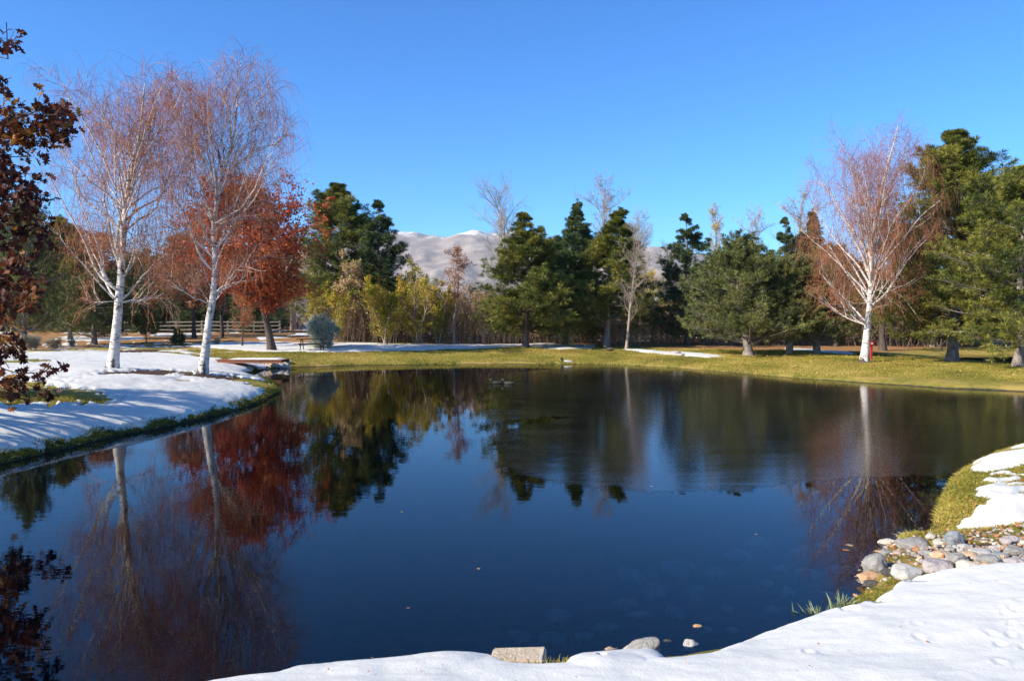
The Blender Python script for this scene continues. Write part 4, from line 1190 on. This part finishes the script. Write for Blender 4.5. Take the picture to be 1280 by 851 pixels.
# --- brush and far woods that read as one mass
def merge(dst, src, loc, s, rz, t=None):
    c, sn = math.cos(rz), math.sin(rz)
    V = np.concatenate(src.V); T = np.concatenate(src.T)
    Rm = np.array([[c, sn, 0], [-sn, c, 0], [0, 0, 1]])
    n0 = dst.n
    dst.V.append((V * np.asarray(s)) @ Rm + np.asarray(loc)); dst.T.append(T if t is None else np.clip(T * .6 + t * .4, 0, 1))
    for f in src.F: dst.F.append(f + n0)
    dst.n += len(V)


def thicket(name, spots, seed, mat, leafm):
    reseed(seed)
    st, lf = MB(), MB()
    S = np.array([(x, y, 0) for x, y, h in spots]); Hh = np.array([h for *_, h in spots])
    S[:, 2] = height(S[:, 0], S[:, 1]) - .05
    P = grow(S, rng.normal(size=(len(S), 3)) * .22 + A(0, 0, 1), Hh, 7, .09, (0, 0, .02))
    tt = np.clip(.5 + .5 * fbm2(S[:, 0] * .25, S[:, 1] * .25, 3, 70) + rng.normal(size=len(S)) * .2, 0, 1)
    tubes(st, P, taper(.007 + .004 * Hh, 7, .3), 3, tt)
    s, d, t, par = spawn(P, 7, .25, 1.0, .6)
    B = grow(s, d + A(0, 0, .2), Hh[par] * rng.uniform(.15, .4, len(s)), 5, .12, (0, 0, .03))
    tubes(st, B, taper(np.full(len(s), .007), 5, .5), 3, tt[par])
    a = st.build(name, mat); tag(a, kind='stuff')
    k = rng.uniform(0, 1, len(B)) < .8
    C = np.concatenate([B[k][:, j] + rng.normal(size=(k.sum(), 3)) * .07 for j in (2, 3, 4)])
    leaves(lf, C, .15, 'oval', np.clip(np.tile(tt[par][k], 3) + rng.normal(size=len(C)) * .2, 0, 1))
    b = lf.build(name + "_leaves", leafm); tag(b, kind='stuff')


reseed(350)
sp = []
for _ in range(3900):
    px = rng.uniform(400, 990); Y = rng.uniform(57.5, 74)
    h = ip(px, [(400, 2.6), (470, 3.0), (560, 3.6), (640, 3.9), (700, 3.2), (800, 2.9), (900, 3.2), (990, 3.0)]) * rng.uniform(.4, 1.15)
    x = (px - 640) / F * Y; sp.append((x, Y, h))
for _ in range(900):
    px = rng.uniform(990, 1200); Y = rng.uniform(60, 74); sp.append(((px - 640) / F * Y, Y, rng.uniform(1.5, 4.0)))
for _ in range(500):
    px = rng.uniform(-60, 420); Y = rng.uniform(82, 92); sp.append(((px - 640) / F * Y, Y, rng.uniform(1.5, 4.5)))
thicket("brush", sp, 351, M['brown_stem'], M['tanleaf'])

reseed(352)
wmb_, wtm = MB(), MB()
lo = [g_pine(360 + i, 10, .03, 3.0, .6, 5, .36, 7, .2, .6, dens=.75, width=.045, low=.9) for i in range(3)]
reseed(353)
for i in range(196):
    if i >= 150:
        px = rng.uniform(-80, 335); Y = rng.uniform(80, 94); top = rng.uniform(318, 378)
    elif i < 40:
        px = rng.uniform(960, 1480); Y = rng.uniform(70, 88); top = rng.uniform(300, 345) - (px > 1120) * rng.uniform(0, 70)
    elif i < 90:
        px = rng.uniform(1010, 1480); Y = rng.uniform(64, 74); top = rng.uniform(345, 385)
    elif i < 138:
        px = rng.uniform(-120, 350); Y = rng.uniform(92, 108); top = rng.uniform(300, 345)
    else:
        px = rng.uniform(640, 960); Y = rng.uniform(78, 92); top = rng.uniform(345, 375)
    x = (px - 640) / F * Y; z = hz(x, Y); s_ = (CAMZ + (400 - top) / F * Y - z) / 10
    g = lo[i % 3]
    for src, dst in ((g[1], wmb_), (g[0], wtm)): merge(dst, src, (x, Y, z), (s_ * 1.1, s_ * 1.1, s_), rng.uniform(0, 6.28), rng.uniform(0, 1))
tag(wmb_.build("far_woods", M['needle_dark']), kind='stuff'); tag(wtm.build("far_woods_trunks", M['pine_bark']), kind='stuff')
wb, wl_ = MB(), MB()
lb = [g_leafy(370 + i, 9, .2, 2.6, .14, 16, 5, 5, 3, .22, 'oval', .8, 'round', twig=.012, leaf_frac=.6) for i in range(3)]
reseed(354)
for i in range(84):
    if i < 52:
        px = rng.uniform(-60, 430); Y = rng.uniform(80, 110); top = rng.uniform(285, 360)
    else:
        px = rng.uniform(420, 1000); Y = rng.uniform(76, 96); top = rng.uniform(352, 378)
    x = (px - 640) / F * Y; z = hz(x, Y); s_ = (CAMZ + (400 - top) / F * Y - z) / 9
    g = lb[i % 3]; rz = rng.uniform(0, 6.28); tq = rng.uniform(0, 1)
    for src, dst in ((g[0], wb), (g[2], wb), (g[1], wl_)): merge(dst, src, (x, Y, z), (s_ * 1.15, s_ * 1.15, s_), rz, tq)
tag(wb.build("far_bare_woods", M['brown_stem']), kind='stuff'); tag(wl_.build("far_woods_leaves", M['tanleaf']), kind='stuff')

# ------------------------------------------------------------------ stones
def ico(sub):
    import bmesh
    bm = bmesh.new(); bmesh.ops.create_icosphere(bm, subdivisions=sub, radius=1)
    v = np.array([x.co[:] for x in bm.verts]); f = np.array([[x.index for x in q.verts] for q in bm.faces]); bm.free()
    return v, f


ICO = ico(4); ICO2 = ico(3)


def stone_mat(name, a, b, spots=.5, scale=14.0):
    n = NT(name)
    oc = n.n("ShaderNodeTexCoord").outputs["Object"]
    f = n.noise(scale, 5, .65, oc); g = n.noise(scale * 5, 3, .7, oc); h = n.noise(scale * .4, 3, .5, oc, .8)
    c = n.mix(n.mr(f, .35, .65), a, b)
    c = n.mix(n.mr(g, .55, .72, 0, spots), c, tuple(x * .45 for x in a))
    c = n.mix(n.mr(h, .52, .68, 0, .5), c, tuple(min(1, x * 1.35) for x in b))
    return n.pbr(c, .85, n.bump(n.math('ADD', f, n.math('MULTIPLY', g, .5)), .022), .2)


SM = {'grey': stone_mat("grey_stone", (.23, .22, .20), (.35, .33, .29)), 'blue': stone_mat("blue_grey_stone", (.20, .215, .22), (.29, .30, .30), .2), 'cream': stone_mat("cream_stone", (.46, .40, .32), (.60, .52, .42), .25),
      'tan': stone_mat("tan_stone", (.44, .30, .18), (.58, .42, .27), .3), 'orange': stone_mat("orange_stone", (.45, .25, .13), (.58, .36, .20), .3), 'pale': stone_mat("pale_stone", (.39, .37, .33), (.50, .475, .42), .3),
      'mauve': stone_mat("mauve_stone", (.34, .29, .28), (.45, .39, .36), .2), 'dark': stone_mat("dark_wet_stone", (.06, .055, .05), (.13, .12, .10), .4), 'bed': stone_mat("silted_stone", (.19, .17, .13), (.34, .30, .23), .5)}


def stone(name, loc, size, kind, seed, label, group=None, rz=0.0, ang=.0, sink=.3, tilt=0.0, lo=False):
    reseed(seed)
    v, f = ICO2 if lo else ICO
    o = rng.uniform(0, 50, 3)
    r = 1 + (vnoise3(v * 1.2 + o, 1) - .5) * .55 + (vnoise3(v * 3.0 + o, 2) - .5) * .22 + (vnoise3(v * 8 + o, 3) - .5) * .09
    p = v * r[:, None]
    if ang > 0:                                     # broken faces
        for k in range(int(5 + 6 * ang)):
            nn = nrm(rng.normal(size=3)); dcut = rng.uniform(.62, .88) + (1 - ang) * .15
            ex = np.maximum(p @ nn - dcut, 0); p = p - ex[:, None] * nn * .93
    p = p * np.asarray(size) / 2
    c, s = math.cos(tilt), math.sin(tilt)
    p = p @ np.array([[c, 0, s], [0, 1, 0], [-s, 0, c]])
    c, s = math.cos(rz), math.sin(rz)
    p = p @ np.array([[c, s, 0], [-s, c, 0], [0, 0, 1]])
    mb = MB(); mb.add(p, f)
    ob = mb.build(name, SM[kind], None, True)
    h = p[:, 2].max() - p[:, 2].min()
    ob.location = (loc[0], loc[1], loc[2] + h * (.5 - sink))
    return tag(ob, label, "stone", group)


def stone_px(px, py, w, h, kind, seed, label, ang=.2, rz=0.0, tilt=0.0, deep=1.15, sink=.28, group="stones where the creek meets the pond", name="stone", minz=-.05):
    """stone whose middle shows at a photo pixel, w by h pixels"""
    g = hit(px, py + h * .35)
    if g[2] < minz: g[:2] = flat(px, py + h * .35, minz); g[2] = minz
    k = g[1] / F
    el = math.atan2(CAMZ - g[2], g[1])
    sz = w * k; dep = sz * deep
    hh = max((h * k - dep * math.sin(el) * .55) / math.cos(el), sz * .38) * 1.25
    return stone(name, g, (sz * 1.06, dep * .85, hh), kind, seed, label, group, rz, ang, sink, tilt)


S_ = [
    (1110, 676, 22, 12, 'cream', "smooth cream stone at the water's edge left of the big rough grey one", .1),
    (1142, 677, 47, 25, 'grey', "biggest rough grey boulder among the creek stones", .7),
    (1094, 704, 31, 30, 'grey', "wedge-shaped grey stone leaning at the water behind the orange one", .9),
    (1086, 718, 27, 15, 'orange', "orange-tan angular stone nearest the water", .8),
    (1134, 712, 39, 21, 'pale', "pale flat-topped stone beside the moss patch, edge of the snow", .8),
    (1191, 674, 22, 21, 'blue', "smooth blue-grey upright boulder beside the dark creek pool", .15),
    (1171, 706, 38, 15, 'mauve', "wide low brownish-grey stone against the snow edge", .6),
    (1197, 697, 26, 19, 'grey', "rounded mid-grey boulder behind the cream-pink one", .25),
    (1211, 706, 32, 17, 'cream', "smooth cream-pink boulder half set in the snow edge", .1),
    (1178, 692, 26, 13, 'tan', "tan pitted stone in the middle of the creek stones", .4),
    (1159, 690, 18, 10, 'grey', "small oval grey stone right of the big rough boulder", .1),
    (1262, 674, 22, 14, 'mauve', "round mauve stone at the right end of the dark creek pool", .1),
    (1236, 699, 30, 13, 'grey', "long dark-grey stone right of the cream-pink boulder", .4),
    (1225, 689, 24, 11, 'pale', "pale flat stone behind the long dark-grey one", .4),
    (1272, 686, 30, 16, 'grey', "speckled light-grey boulder under the round mauve stone", .6),
    (1271, 701, 24, 11, 'mauve', "flat brown-grey stone at the right picture edge by the snow", .4),
    (1173, 677, 11, 11, 'pale', "small whitish stone left of the blue-grey upright boulder", .3),
    (1163, 669, 13, 9, 'cream', "little cream stone tucked behind the big rough boulder", .2),
    (1206, 682, 18, 9, 'pale', "flat pale-grey stone in front of the dark creek pool", .3),
    (1211, 692, 17, 9, 'tan', "small tan stone behind the cream-pink boulder", .3),
    (1243, 683, 12, 7, 'pale', "small pale chip of stone right of the dark creek pool", .4),
    (1107, 689, 15, 9, 'grey', "flat small grey stone in the water below the cream one", .3),
    (1121, 691, 12, 6, 'pale', "white-topped little stone below the big rough boulder", .3),
    (1109, 714, 17, 12, 'dark', "dark stone wedged between the grey wedge and the pale flat one", .6),
    (1232, 706, 13, 9, 'orange', "small orange-tan stone right of the cream-pink boulder", .4),
    (1277, 677, 12, 9, 'cream', "cream stone right of the round mauve one", .2),
    (1089, 728, 20, 9, 'dark', "dark wet stone in the water under the orange one", .3),
    (1250, 692, 18, 9, 'blue', "bluish flat stone between the long dark-grey and speckled ones", .3),
    (1255, 706, 16, 7, 'pale', "thin pale stone at the snow edge below the bluish flat one", .3),
    (1188, 685, 12, 8, 'grey', "small grey stone at the foot of the blue-grey upright boulder", .3),
    (1183, 700, 12, 8, 'pale', "small pale stone left of the rounded mid-grey boulder", .3),
]
for i, (px, py, w, h, k, lab, ang) in enumerate(S_):
    stone_px(px, py, w, h, k, 500 + i, lab, ang, rz=(i * 1.7) % 3.1 if w < 20 else (i * .37) % .6 - .3, tilt=(.35 if i == 2 else 0))
reseed(540)
fill = []
for i in range(70):
    px = rng.uniform(1140, 1284); py = rng.uniform(678, 704)
    if abs(px - 1228) < 28 and py < 681: continue
    fill.append((px, py))
for i in range(26): fill.append((rng.uniform(1290, 1420), rng.uniform(668, 705)))
for i, (px, py) in enumerate(fill):
    w = 5 + (i * 7 % 6) + (px > 1285) * (i % 5) * 4
    stone_px(px, py, w, w * .62, ['grey', 'pale', 'tan', 'mauve', 'cream'][i % 5], 560 + i, "small loose cobble filling a gap among the bigger creek stones", .2, rz=i, group="small cobbles among the creek stones", name="cobble", minz=-.03)
# grit and pebbles between the stones, too many to count
reseed(590)
gr = MB(); v_, f_ = ico(1)
X, Y = scatter([(3.2, 7.2), (4.6, 7.1), (7.5, 7.3), (9, 8.2), (8, 9.2), (4.6, 9.2), (3.3, 8.3)], 260)
Z = height(X, Y); k = (Z > -.12) & (snow_field(X, Y, -pond_sd(X, Y)) < .02) & (Y < 9.1)
for x, y, z in zip(X[k], Y[k], Z[k]):
    q = rng.uniform(.008, .032); gr.add((v_ * (1 + rng.normal(size=(len(v_), 1)) * .12)) * A(q, q * rng.uniform(.6, 1), q * .6) + A(x, y, z + q * .2), f_, rng.uniform(0, 1))
gravel = gr.build("gravel", leaf_mat("gravel_mix", [(0, (.14, .12, .10)), (.4, (.28, .25, .22)), (.7, (.42, .35, .27)), (1, (.52, .48, .42))], 0, .9), None, True); tag(gravel, kind='stuff')
# stones standing out of the water, near and by the creek
for i, (px, py, w, h, k, lab) in enumerate([
        (872, 780, 15, 8, 'orange', "small orange-brown stone just breaking the water off the snow edge"),
        (835, 798, 14, 8, 'dark', "small dark stone in the water left of the white-topped one"),
        (862, 802, 26, 9, 'pale', "white-topped flat stone awash nearest the grey boulder on the snow edge"),
        (1130, 664, 8, 4, 'pale', "tiny white stone in the water behind the big rough boulder"),
        (1073, 702, 8, 4, 'pale', "tiny white stone in the water left of the grey wedge"),
        (1152, 657, 9, 4, 'bed', "tiny drab stone awash under the grassy bank")]):
    g = A(*flat(px, py + 2), -.02); kk = g[1] / F
    stone("stone", g, (w * kk, w * kk * .7, w * kk * .55), k, 640 + i, lab, "stones awash in the pond", .3 * i, .3, .45)
# grey boulder, tan chip and cut block on the near edge
b1 = stone_px(803, 813, 50, 24, 'grey', 661, "grey humped boulder half under snow on the near edge", .5, rz=-.25, tilt=.28, deep=.7, sink=.10, group="stones on the near snow edge")
stone_px(763, 813, 18, 14, 'tan', 662, "small tan stone in the near snow left of the grey humped boulder", .7, rz=.4, sink=.2, group="stones on the near snow edge")
bmx = MB()
c = A(*flat(647, 826, .24), .235)
bv = np.array([[-.20, -.05, -.13], [.16, -.11, -.13], [.22, .09, -.13], [-.16, .13, -.13], [-.19, -.045, .05], [.155, -.105, .055], [.205, .085, .06], [-.15, .125, .05]])
import bmesh
bm = bmesh.new(); vs = [bm.verts.new(v) for v in bv]
for f in ([0, 3, 2, 1], [4, 5, 6, 7], [0, 1, 5, 4], [1, 2, 6, 5], [2, 3, 7, 6], [3, 0, 4, 7]): bm.faces.new([vs[i] for i in f])
bmesh.ops.bevel(bm, geom=bm.edges[:], offset=.010, segments=2, affect='EDGES')
me = bpy.data.meshes.new("block"); bm.to_mesh(me); bm.free()
me.materials.append(stone_mat("sandstone", (.44, .35, .24), (.56, .46, .33), .25, 10))
bo = bpy.data.objects.new("stone_block", me); COL.objects.link(bo); bo.location = c; bo.rotation_euler = (0.03, 0.0, .12); bo.scale = (1.0, 1.0, 1.0)
tag(bo, "cut tan stone block lying in the near snow edge at the water", "stone", "stones on the near snow edge")
# stones lying under water
reseed(670)
UW = [(870, 748, 34), (895, 722, 30), (958, 735, 22), (930, 705, 40), (845, 770, 26), (910, 765, 20), (985, 745, 26), (1010, 725, 30), (800, 775, 28), (760, 790, 30), (965, 765, 18), (880, 790, 20), (1035, 745, 16), (730, 800, 24), (690, 805, 34), (820, 745, 36), (950, 690, 36), (1000, 695, 30), (1045, 715, 22), (780, 760, 30), (915, 790, 16), (1060, 690, 22), (1050, 660, 26), (1095, 665, 18), (700, 780, 34), (650, 800, 30), (1030, 690, 26), (975, 715, 22), (850, 720, 40), (790, 730, 40)]
for i, (px, py, w) in enumerate(UW):
    g = hit(px, py); kk = g[1] / F
    stone("sunken_stone", g, (w * kk * 1.2, w * kk * rng.uniform(.8, 1.1), w * kk * .6), 'bed', 680 + i, "silted stone lying on the pond bed off the near snow edge", "sunken stones in the shallows", rng.uniform(0, 3), .25, .25, lo=True)
# stone pile at the footbridge
for i in range(26):
    u = (i * .618) % 1; px = 312 + 48 * u + rng.normal() * 2; py = 461 - 9 * ((i * .377) % 1) * (1 - .3 * u) - 1
    g = hit(px, py)
    if g[2] < 0: g[2] = .0
    w = rng.uniform(.22, .50)
    stone("stone", g, (w, w * .8, w * .75), ['grey', 'pale', 'tan', 'cream', 'mauve'][i % 5], 720 + i, "stone in the pile that props the end of the small footbridge", "stones piled by the footbridge", rng.uniform(0, 3), .5, .25, lo=True)
for i, (px, py, w) in enumerate([(845, 443, 14), (852, 444.5, 9), (838, 442.5, 8)]):
    g = hit(px, py); kk = g[1] / F
    stone("stone", g, (w * kk, w * kk * .8, w * kk * .5), 'mauve', 760 + i, ["longest brown stone on the last snow patch of the lawn", "small brown stone at the right end of the lawn's snow patch", "small brown stone at the left of the longest one on the lawn"][i], "stones on the lawn's snow patch", 0, .4, .25, lo=True)

# ------------------------------------------------------------------ plants at the near edge
def clump(name, px, py, n, ln, wd, mat, label, seed, spread=.10, lean=.5, cat="plant", sx=1.0):
    reseed(seed)
    g = hit(px, py)
    if g[2] < -.04: g = A(*flat(px, py, -.04), -.04)
    b = np.stack([rng.normal(size=n) * spread * sx, rng.normal(size=n) * spread * .5, np.full(n, -.02)], -1)
    d = nrm(np.stack([rng.normal(size=n) * lean, rng.normal(size=n) * lean * .6, np.ones(n)], -1))
    L = ln * rng.uniform(.55, 1.1, n)
    P = grow(b, d, L, 6, .10, (0, 0, -.07))
    T = nrm(P[:, -1] - P[:, 0]); q = nrm(np.cross(T, rng.normal(size=(n, 3)) * A(.3, 1, .3)))
    wv = wd * np.array([.8, 1, 1, .8, .5, .06]) * .5
    V = np.stack([P - q[:, None] * wv[None, :, None], P + q[:, None] * wv[None, :, None]], 2)
    idx = np.arange(n * 12).reshape(n, 6, 2)
    f = np.stack([idx[:, :-1, 0], idx[:, :-1, 1], idx[:, 1:, 1], idx[:, 1:, 0]], -1).reshape(-1, 4)
    mb = MB(); mb.add(V.reshape(-1, 3), f, np.repeat(rng.uniform(0, 1, n), 12))
    o = mb.build(name, mat); o.location = g
    return tag(o, label, cat)


reed = leaf_mat("iris_blade", [(0, (.10, .15, .07)), (.5, (.22, .28, .15)), (1, (.36, .40, .22))], .25)
clump("iris_clump", 1022, 772, 46, .17, .011, reed, "bigger left clump of pale green iris blades at the snow edge", 801, .055, .42, sx=1.2)
clump("iris_clump", 1055, 761, 38, .17, .011, reed, "smaller right clump of pale iris blades beside the moss", 802, .050, .35, sx=1.1)
clump("grass_tuft", 701, 835, 260, .085, .006, grass_mat, "green-yellow grass tuft poking through the snow right of the tan block", 803, .065, .7, sx=1.3)
clump("grass_tuft", 772, 820, 90, .075, .006, grass_mat, "small straw-coloured grass tuft between the tan stone and grey boulder", 804, .030, .7)
# drifting leaves
reseed(810)
lmat = M['tanleaf']; lor = M['russet']
for i, (px, py, w, m_, lab) in enumerate([(1062, 682, 10, 'tanleaf', "pale leaf floating left of the creek stones"), (1057, 688, 10, 'russet', "orange leaf floating just below the pale one"), (598, 711, 5, 'tanleaf', "lone small leaf floating in mid pond"), (510, 760, 5, 'russet', "small leaf floating nearer the snow edge in the dark water"),
                                        (945, 668, 4, 'tanleaf', "tiny leaf floating below the ice edge"), (814, 608, 4, 'tanleaf', "tiny leaf lying on the ice edge"), (502, 640, 4, 'tanleaf', "tiny leaf floating right of the birch reflections")]):
    p = A(*flat(px, py), .004); mb = MB(); v, f = LEAF['oak']; k = w * p[1] / F
    mb.add(np.stack([(v[:, 0] - .5) * k, v[:, 1] * k * 1.4, v[:, 2] * k * .6 + .001], -1), f, rng.uniform(.5, 1))
    o = mb.build("floating_leaf", M[m_]); o.location = p; o.rotation_euler = (0, 0, rng.uniform(0, 6)); tag(o, lab, "leaf")

# ------------------------------------------------------------------ furniture of the park
wood = bark_mat("weathered_wood", (.30, .25, .20), (.17, .14, .11), (3, 30, 30), .004)
pale_wood = bark_mat("pale_rail_wood", (.27, .235, .20), (.16, .14, .12), (3, 30, 30), .004)
red_wood = bark_mat("red_stained_wood", (.33, .13, .075), (.22, .085, .05), (30, 4, 30), .004)
dark_metal = NT("dark_metal").pbr((.035, .035, .04), .5, None, .4)
dark_wood = bark_mat("dark_stained_wood", (.085, .06, .05), (.05, .04, .035), (3, 30, 30), .004)
red_paint = NT("red_paint").pbr((.42, .035, .03), .45, None, .4)
white_paint = NT("white_paint").pbr((.78, .77, .74), .5, None, .3)


def bar(mb, a, b, w, h):
    a = A(*a); b = A(*b); d = nrm(b - a); up = A(0, 0, 1) if abs(d[2]) < .9 else A(0, 1, 0)
    u = nrm(np.cross(d, up)) * w / 2; v = nrm(np.cross(u, d)) * h / 2
    V = [p + s * u + t * v for p in (a, b) for s, t in ((-1, -1), (1, -1), (1, 1), (-1, 1))]
    mb.add(V, [[0, 1, 2, 3], [7, 6, 5, 4], [0, 4, 5, 1], [1, 5, 6, 2], [2, 6, 7, 3], [3, 7, 4, 0]])


g = hit(390, 438.5)
pt = empty("picnic_table", g, "dark picnic table with two benches on the snow beside the red oak", "table", None, .08)
m_ = MB()
for k in range(4): m_.box((0, -.285 + k * .19, .735), (1.75, .175, .04))
m_.build("tabletop", dark_wood, pt)
for s in (-1, 1):
    m_ = MB()
    for k in range(2): m_.box((0, s * (.62 + k * .16), .44), (1.9, .145, .04))
    m_.build("bench", dark_wood, pt)
for x in (-.62, .62):
    m_ = MB()
    for s in (-1, 1):
        bar(m_, (x, s * .22, .71), (x, s * .62, 0), .05, .05)
    bar(m_, (x, -.76, .395), (x, .76, .395), .05, .05); bar(m_, (x, -.34, .69), (x, .34, .69), .05, .05)
    m_.build("frame", dark_metal, pt)

# footbridge over the little inlet
a = hit(280, 448); b = hit(356, 453); zd = .56
A_ = A(-14.1, 38.6, 0); B_ = A(-11.3, 38.4, 0)
fb = empty("footbridge", A(-12.75, 38.5, .0), "small red-brown timber footbridge with snow on its deck", "bridge", None, -.06)
m_ = MB()
for k in range(22): m_.box((-1.55 + k * .148, 0, zd + .02 * math.sin(k * 1.7) * .2), (.14, 1.15, .045))
m_.build("deck", red_wood, fb)
for y in (-.5, .5):
    m_ = MB(); m_.box((0.05, y, zd - .085), (3.2, .10, .12)); m_.build("beam", red_wood, fb)
m_ = MB()
xs = np.linspace(-1.1, 1.5, 40); ys = np.linspace(-.42, .52, 16)
XX, YY = np.meshgrid(xs, ys, indexing='ij'); zz = zd + .0225 + np.minimum(1, np.minimum(np.minimum(XX + 1.1, 1.5 - XX) * 5, np.minimum(YY + .42, .52 - YY) * 8)) * (.05 + .02 * fbm2(XX * 3, YY * 3, 3, 5))
ii = np.arange(40 * 16).reshape(40, 16); m_.add(np.stack([XX, YY, zz], -1).reshape(-1, 3), np.stack([ii[:-1, :-1], ii[1:, :-1], ii[1:, 1:], ii[:-1, 1:]], -1).reshape(-1, 4))
m_.build("snow_cover", snow.data.materials[0], fb, True)

# rail fence far behind the birches
def fence(p0, p1, n, label):
    a = A(*p0); b = A(*p1); L = np.linalg.norm(b - a); c = (a + b) / 2; cz = hz(*c)
    f_ = empty("rail_fence", (c[0], c[1], cz), label, "fence")
    for i in range(n):
        p = a + (b - a) * i / (n - 1); z = hz(*p) - cz
        m = MB(); m.box((p[0] - c[0], p[1] - c[1], z + .6), (.16, .14, 1.36), .1 * (i % 3)); m.build("post", pale_wood, f_)
    for h in (.42, .80, 1.16):
        m = MB()
        for i in range(n - 1):
            p = a + (b - a) * i / (n - 1); q = a + (b - a) * (i + 1) / (n - 1)
            jit = .03 * ((i * 7 + int(h * 10)) % 3 - 1)
            bar(m, (p[0] - c[0], p[1] - c[1] - .09, hz(*p) - cz + h + jit), (q[0] - c[0], q[1] - c[1] - .09, hz(*q) - cz + h - jit), .07, .10)
        m.build("rail", pale_wood, f_)


fence((-38, 77), (-22.5, 76), 7, "weathered three-rail fence crossing behind the left birches")

# red box on a post beside the lone birch
g = hit(1089, 449)
pb = empty("post_box", g, "small red box on a red post right behind the lone white birch", "sign", None, .15)
m_ = MB(); m_.box((0, 0, .34), (.09, .09, .72)); m_.build("post", red_paint, pb)
bm = bmesh.new(); bmesh.ops.create_cube(bm, size=1); bmesh.ops.scale(bm, vec=(.26, .16, .27), verts=bm.verts); bmesh.ops.bevel(bm, geom=bm.edges[:], offset=.012, segments=2, affect='EDGES')
me = bpy.data.meshes.new("box"); bm.to_mesh(me); bm.free(); me.materials.append(red_paint)
o = bpy.data.objects.new("box", me); COL.objects.link(o); o.parent = pb; o.location = (0, 0, .82)
m_ = MB(); m_.box((-.01, -.083, .83), (.09, .006, .09)); m_.build("plate", white_paint, pb)

# ------------------------------------------------------------------ birds
def feather(name, stops):
    n = NT(name); return n.pbr(n.ramp(n.attr("tint"), stops), .7, n.bump(n.noise(60, 2, .5), .004), .3)


duck_m = feather("duck_feather", [(0, (.02, .035, .025)), (.3, (.09, .055, .04)), (.5, (.30, .24, .20)), (.75, (.55, .53, .50)), (1, (.75, .74, .72))])
bill_m = NT("bill").pbr((.42, .30, .06), .5, None, .3)


def bird(loc, rz, s, label, body, head, tail, wing, bill=bill_m, up=False, name="duck", legs=False):
    root = empty(name, loc, label, "bird", None, rz); root.scale = (s, s, s)
    mb = MB(); z = .17 if legs else 0
    path = spline([(-.30, 0, .10 + z), (-.20, 0, .085 + z), (-.06, 0, .065 + z), (.10, 0, .075 + z), (.19, 0, .11 + z), (.215, 0, .18 + z), (.235, 0, .235 + z), (.275, 0, .245 + z), (.305, 0, .238 + z)], 30)
    rr = np.interp(np.linspace(0, 1, 30), [0, .08, .25, .45, .58, .68, .76, .84, .90, .96, 1], [.012, .045, .092, .105, .092, .055, .040, .050, .048, .03, .012])
    tt = np.interp(np.linspace(0, 1, 30), [0, .12, .2, .55, .62, .7, .74, 1], [tail, tail, body, body, wing, wing, head, head])
    tubes(mb, path[None], rr[None], 12, .5)
    mb.T[-1] = np.repeat(tt, 12)
    mb.build("body", duck_m, root, True)
    for y in (-1, 1):                               # folded wings
        v, f = ICO2; w = MB(); w.add(v * A(.17, .022, .060) + A(-.07, y * .088, .095 + z), f, wing); w.build("wing", duck_m, root, True)
    b = MB(); tubes(b, A([.30, 0, .236 + z], [.33, 0, .228 + z], [.355, 0, .224 + z])[None], A(.016, .015, .010)[None], 8); b.build("bill", bill, root, True)
    if legs:
        for y in (-.04, .04):
            l = MB(); tubes(l, A([0, y, .14], [.005, y, .07], [0, y, .0])[None], A(.012, .009, .010)[None], 6); l.box((.025, y, .005), (.07, .05, .01)); l.build("leg", bill, root, True)
    return root


p = flat(709, 454.4); bird((p[0], p[1], -.03), math.pi, 1.35, "pale-sided duck swimming along the far lawn", 1.0, 0.0, .45, .62)
p = flat(621, 479.5); bird((p[0], p[1], -.03), math.pi, .85, "left of the two small dark ducks on the open water", .05, .0, .05, .1)
p = flat(636, 480); bird((p[0], p[1], -.03), math.pi - .3, .85, "right of the two small dark ducks, its head turned slightly", .05, .0, .05, .1)
g = hit(762, 442); bird(g, 2.4, 1.15, "dark goose standing on the lawn near the leafless tree", .28, .0, .2, .12, legs=True, name="goose")

# ------------------------------------------------------------------ thin autumn haze, one closed box round everything
hb = MB(); hb.box((0, 0, 205), (12400, 12400, 450))
hn = NT("haze_air")
pv = hn.n("ShaderNodeVolumePrincipled")
pv.inputs["Color"].default_value = (.75, .86, 1.0, 1); pv.inputs["Density"].default_value = 0.6e-4
hn.l(pv.outputs[0], hn.out.inputs[1])
haze = hb.build("haze", hn.m); tag(haze, kind='stuff')
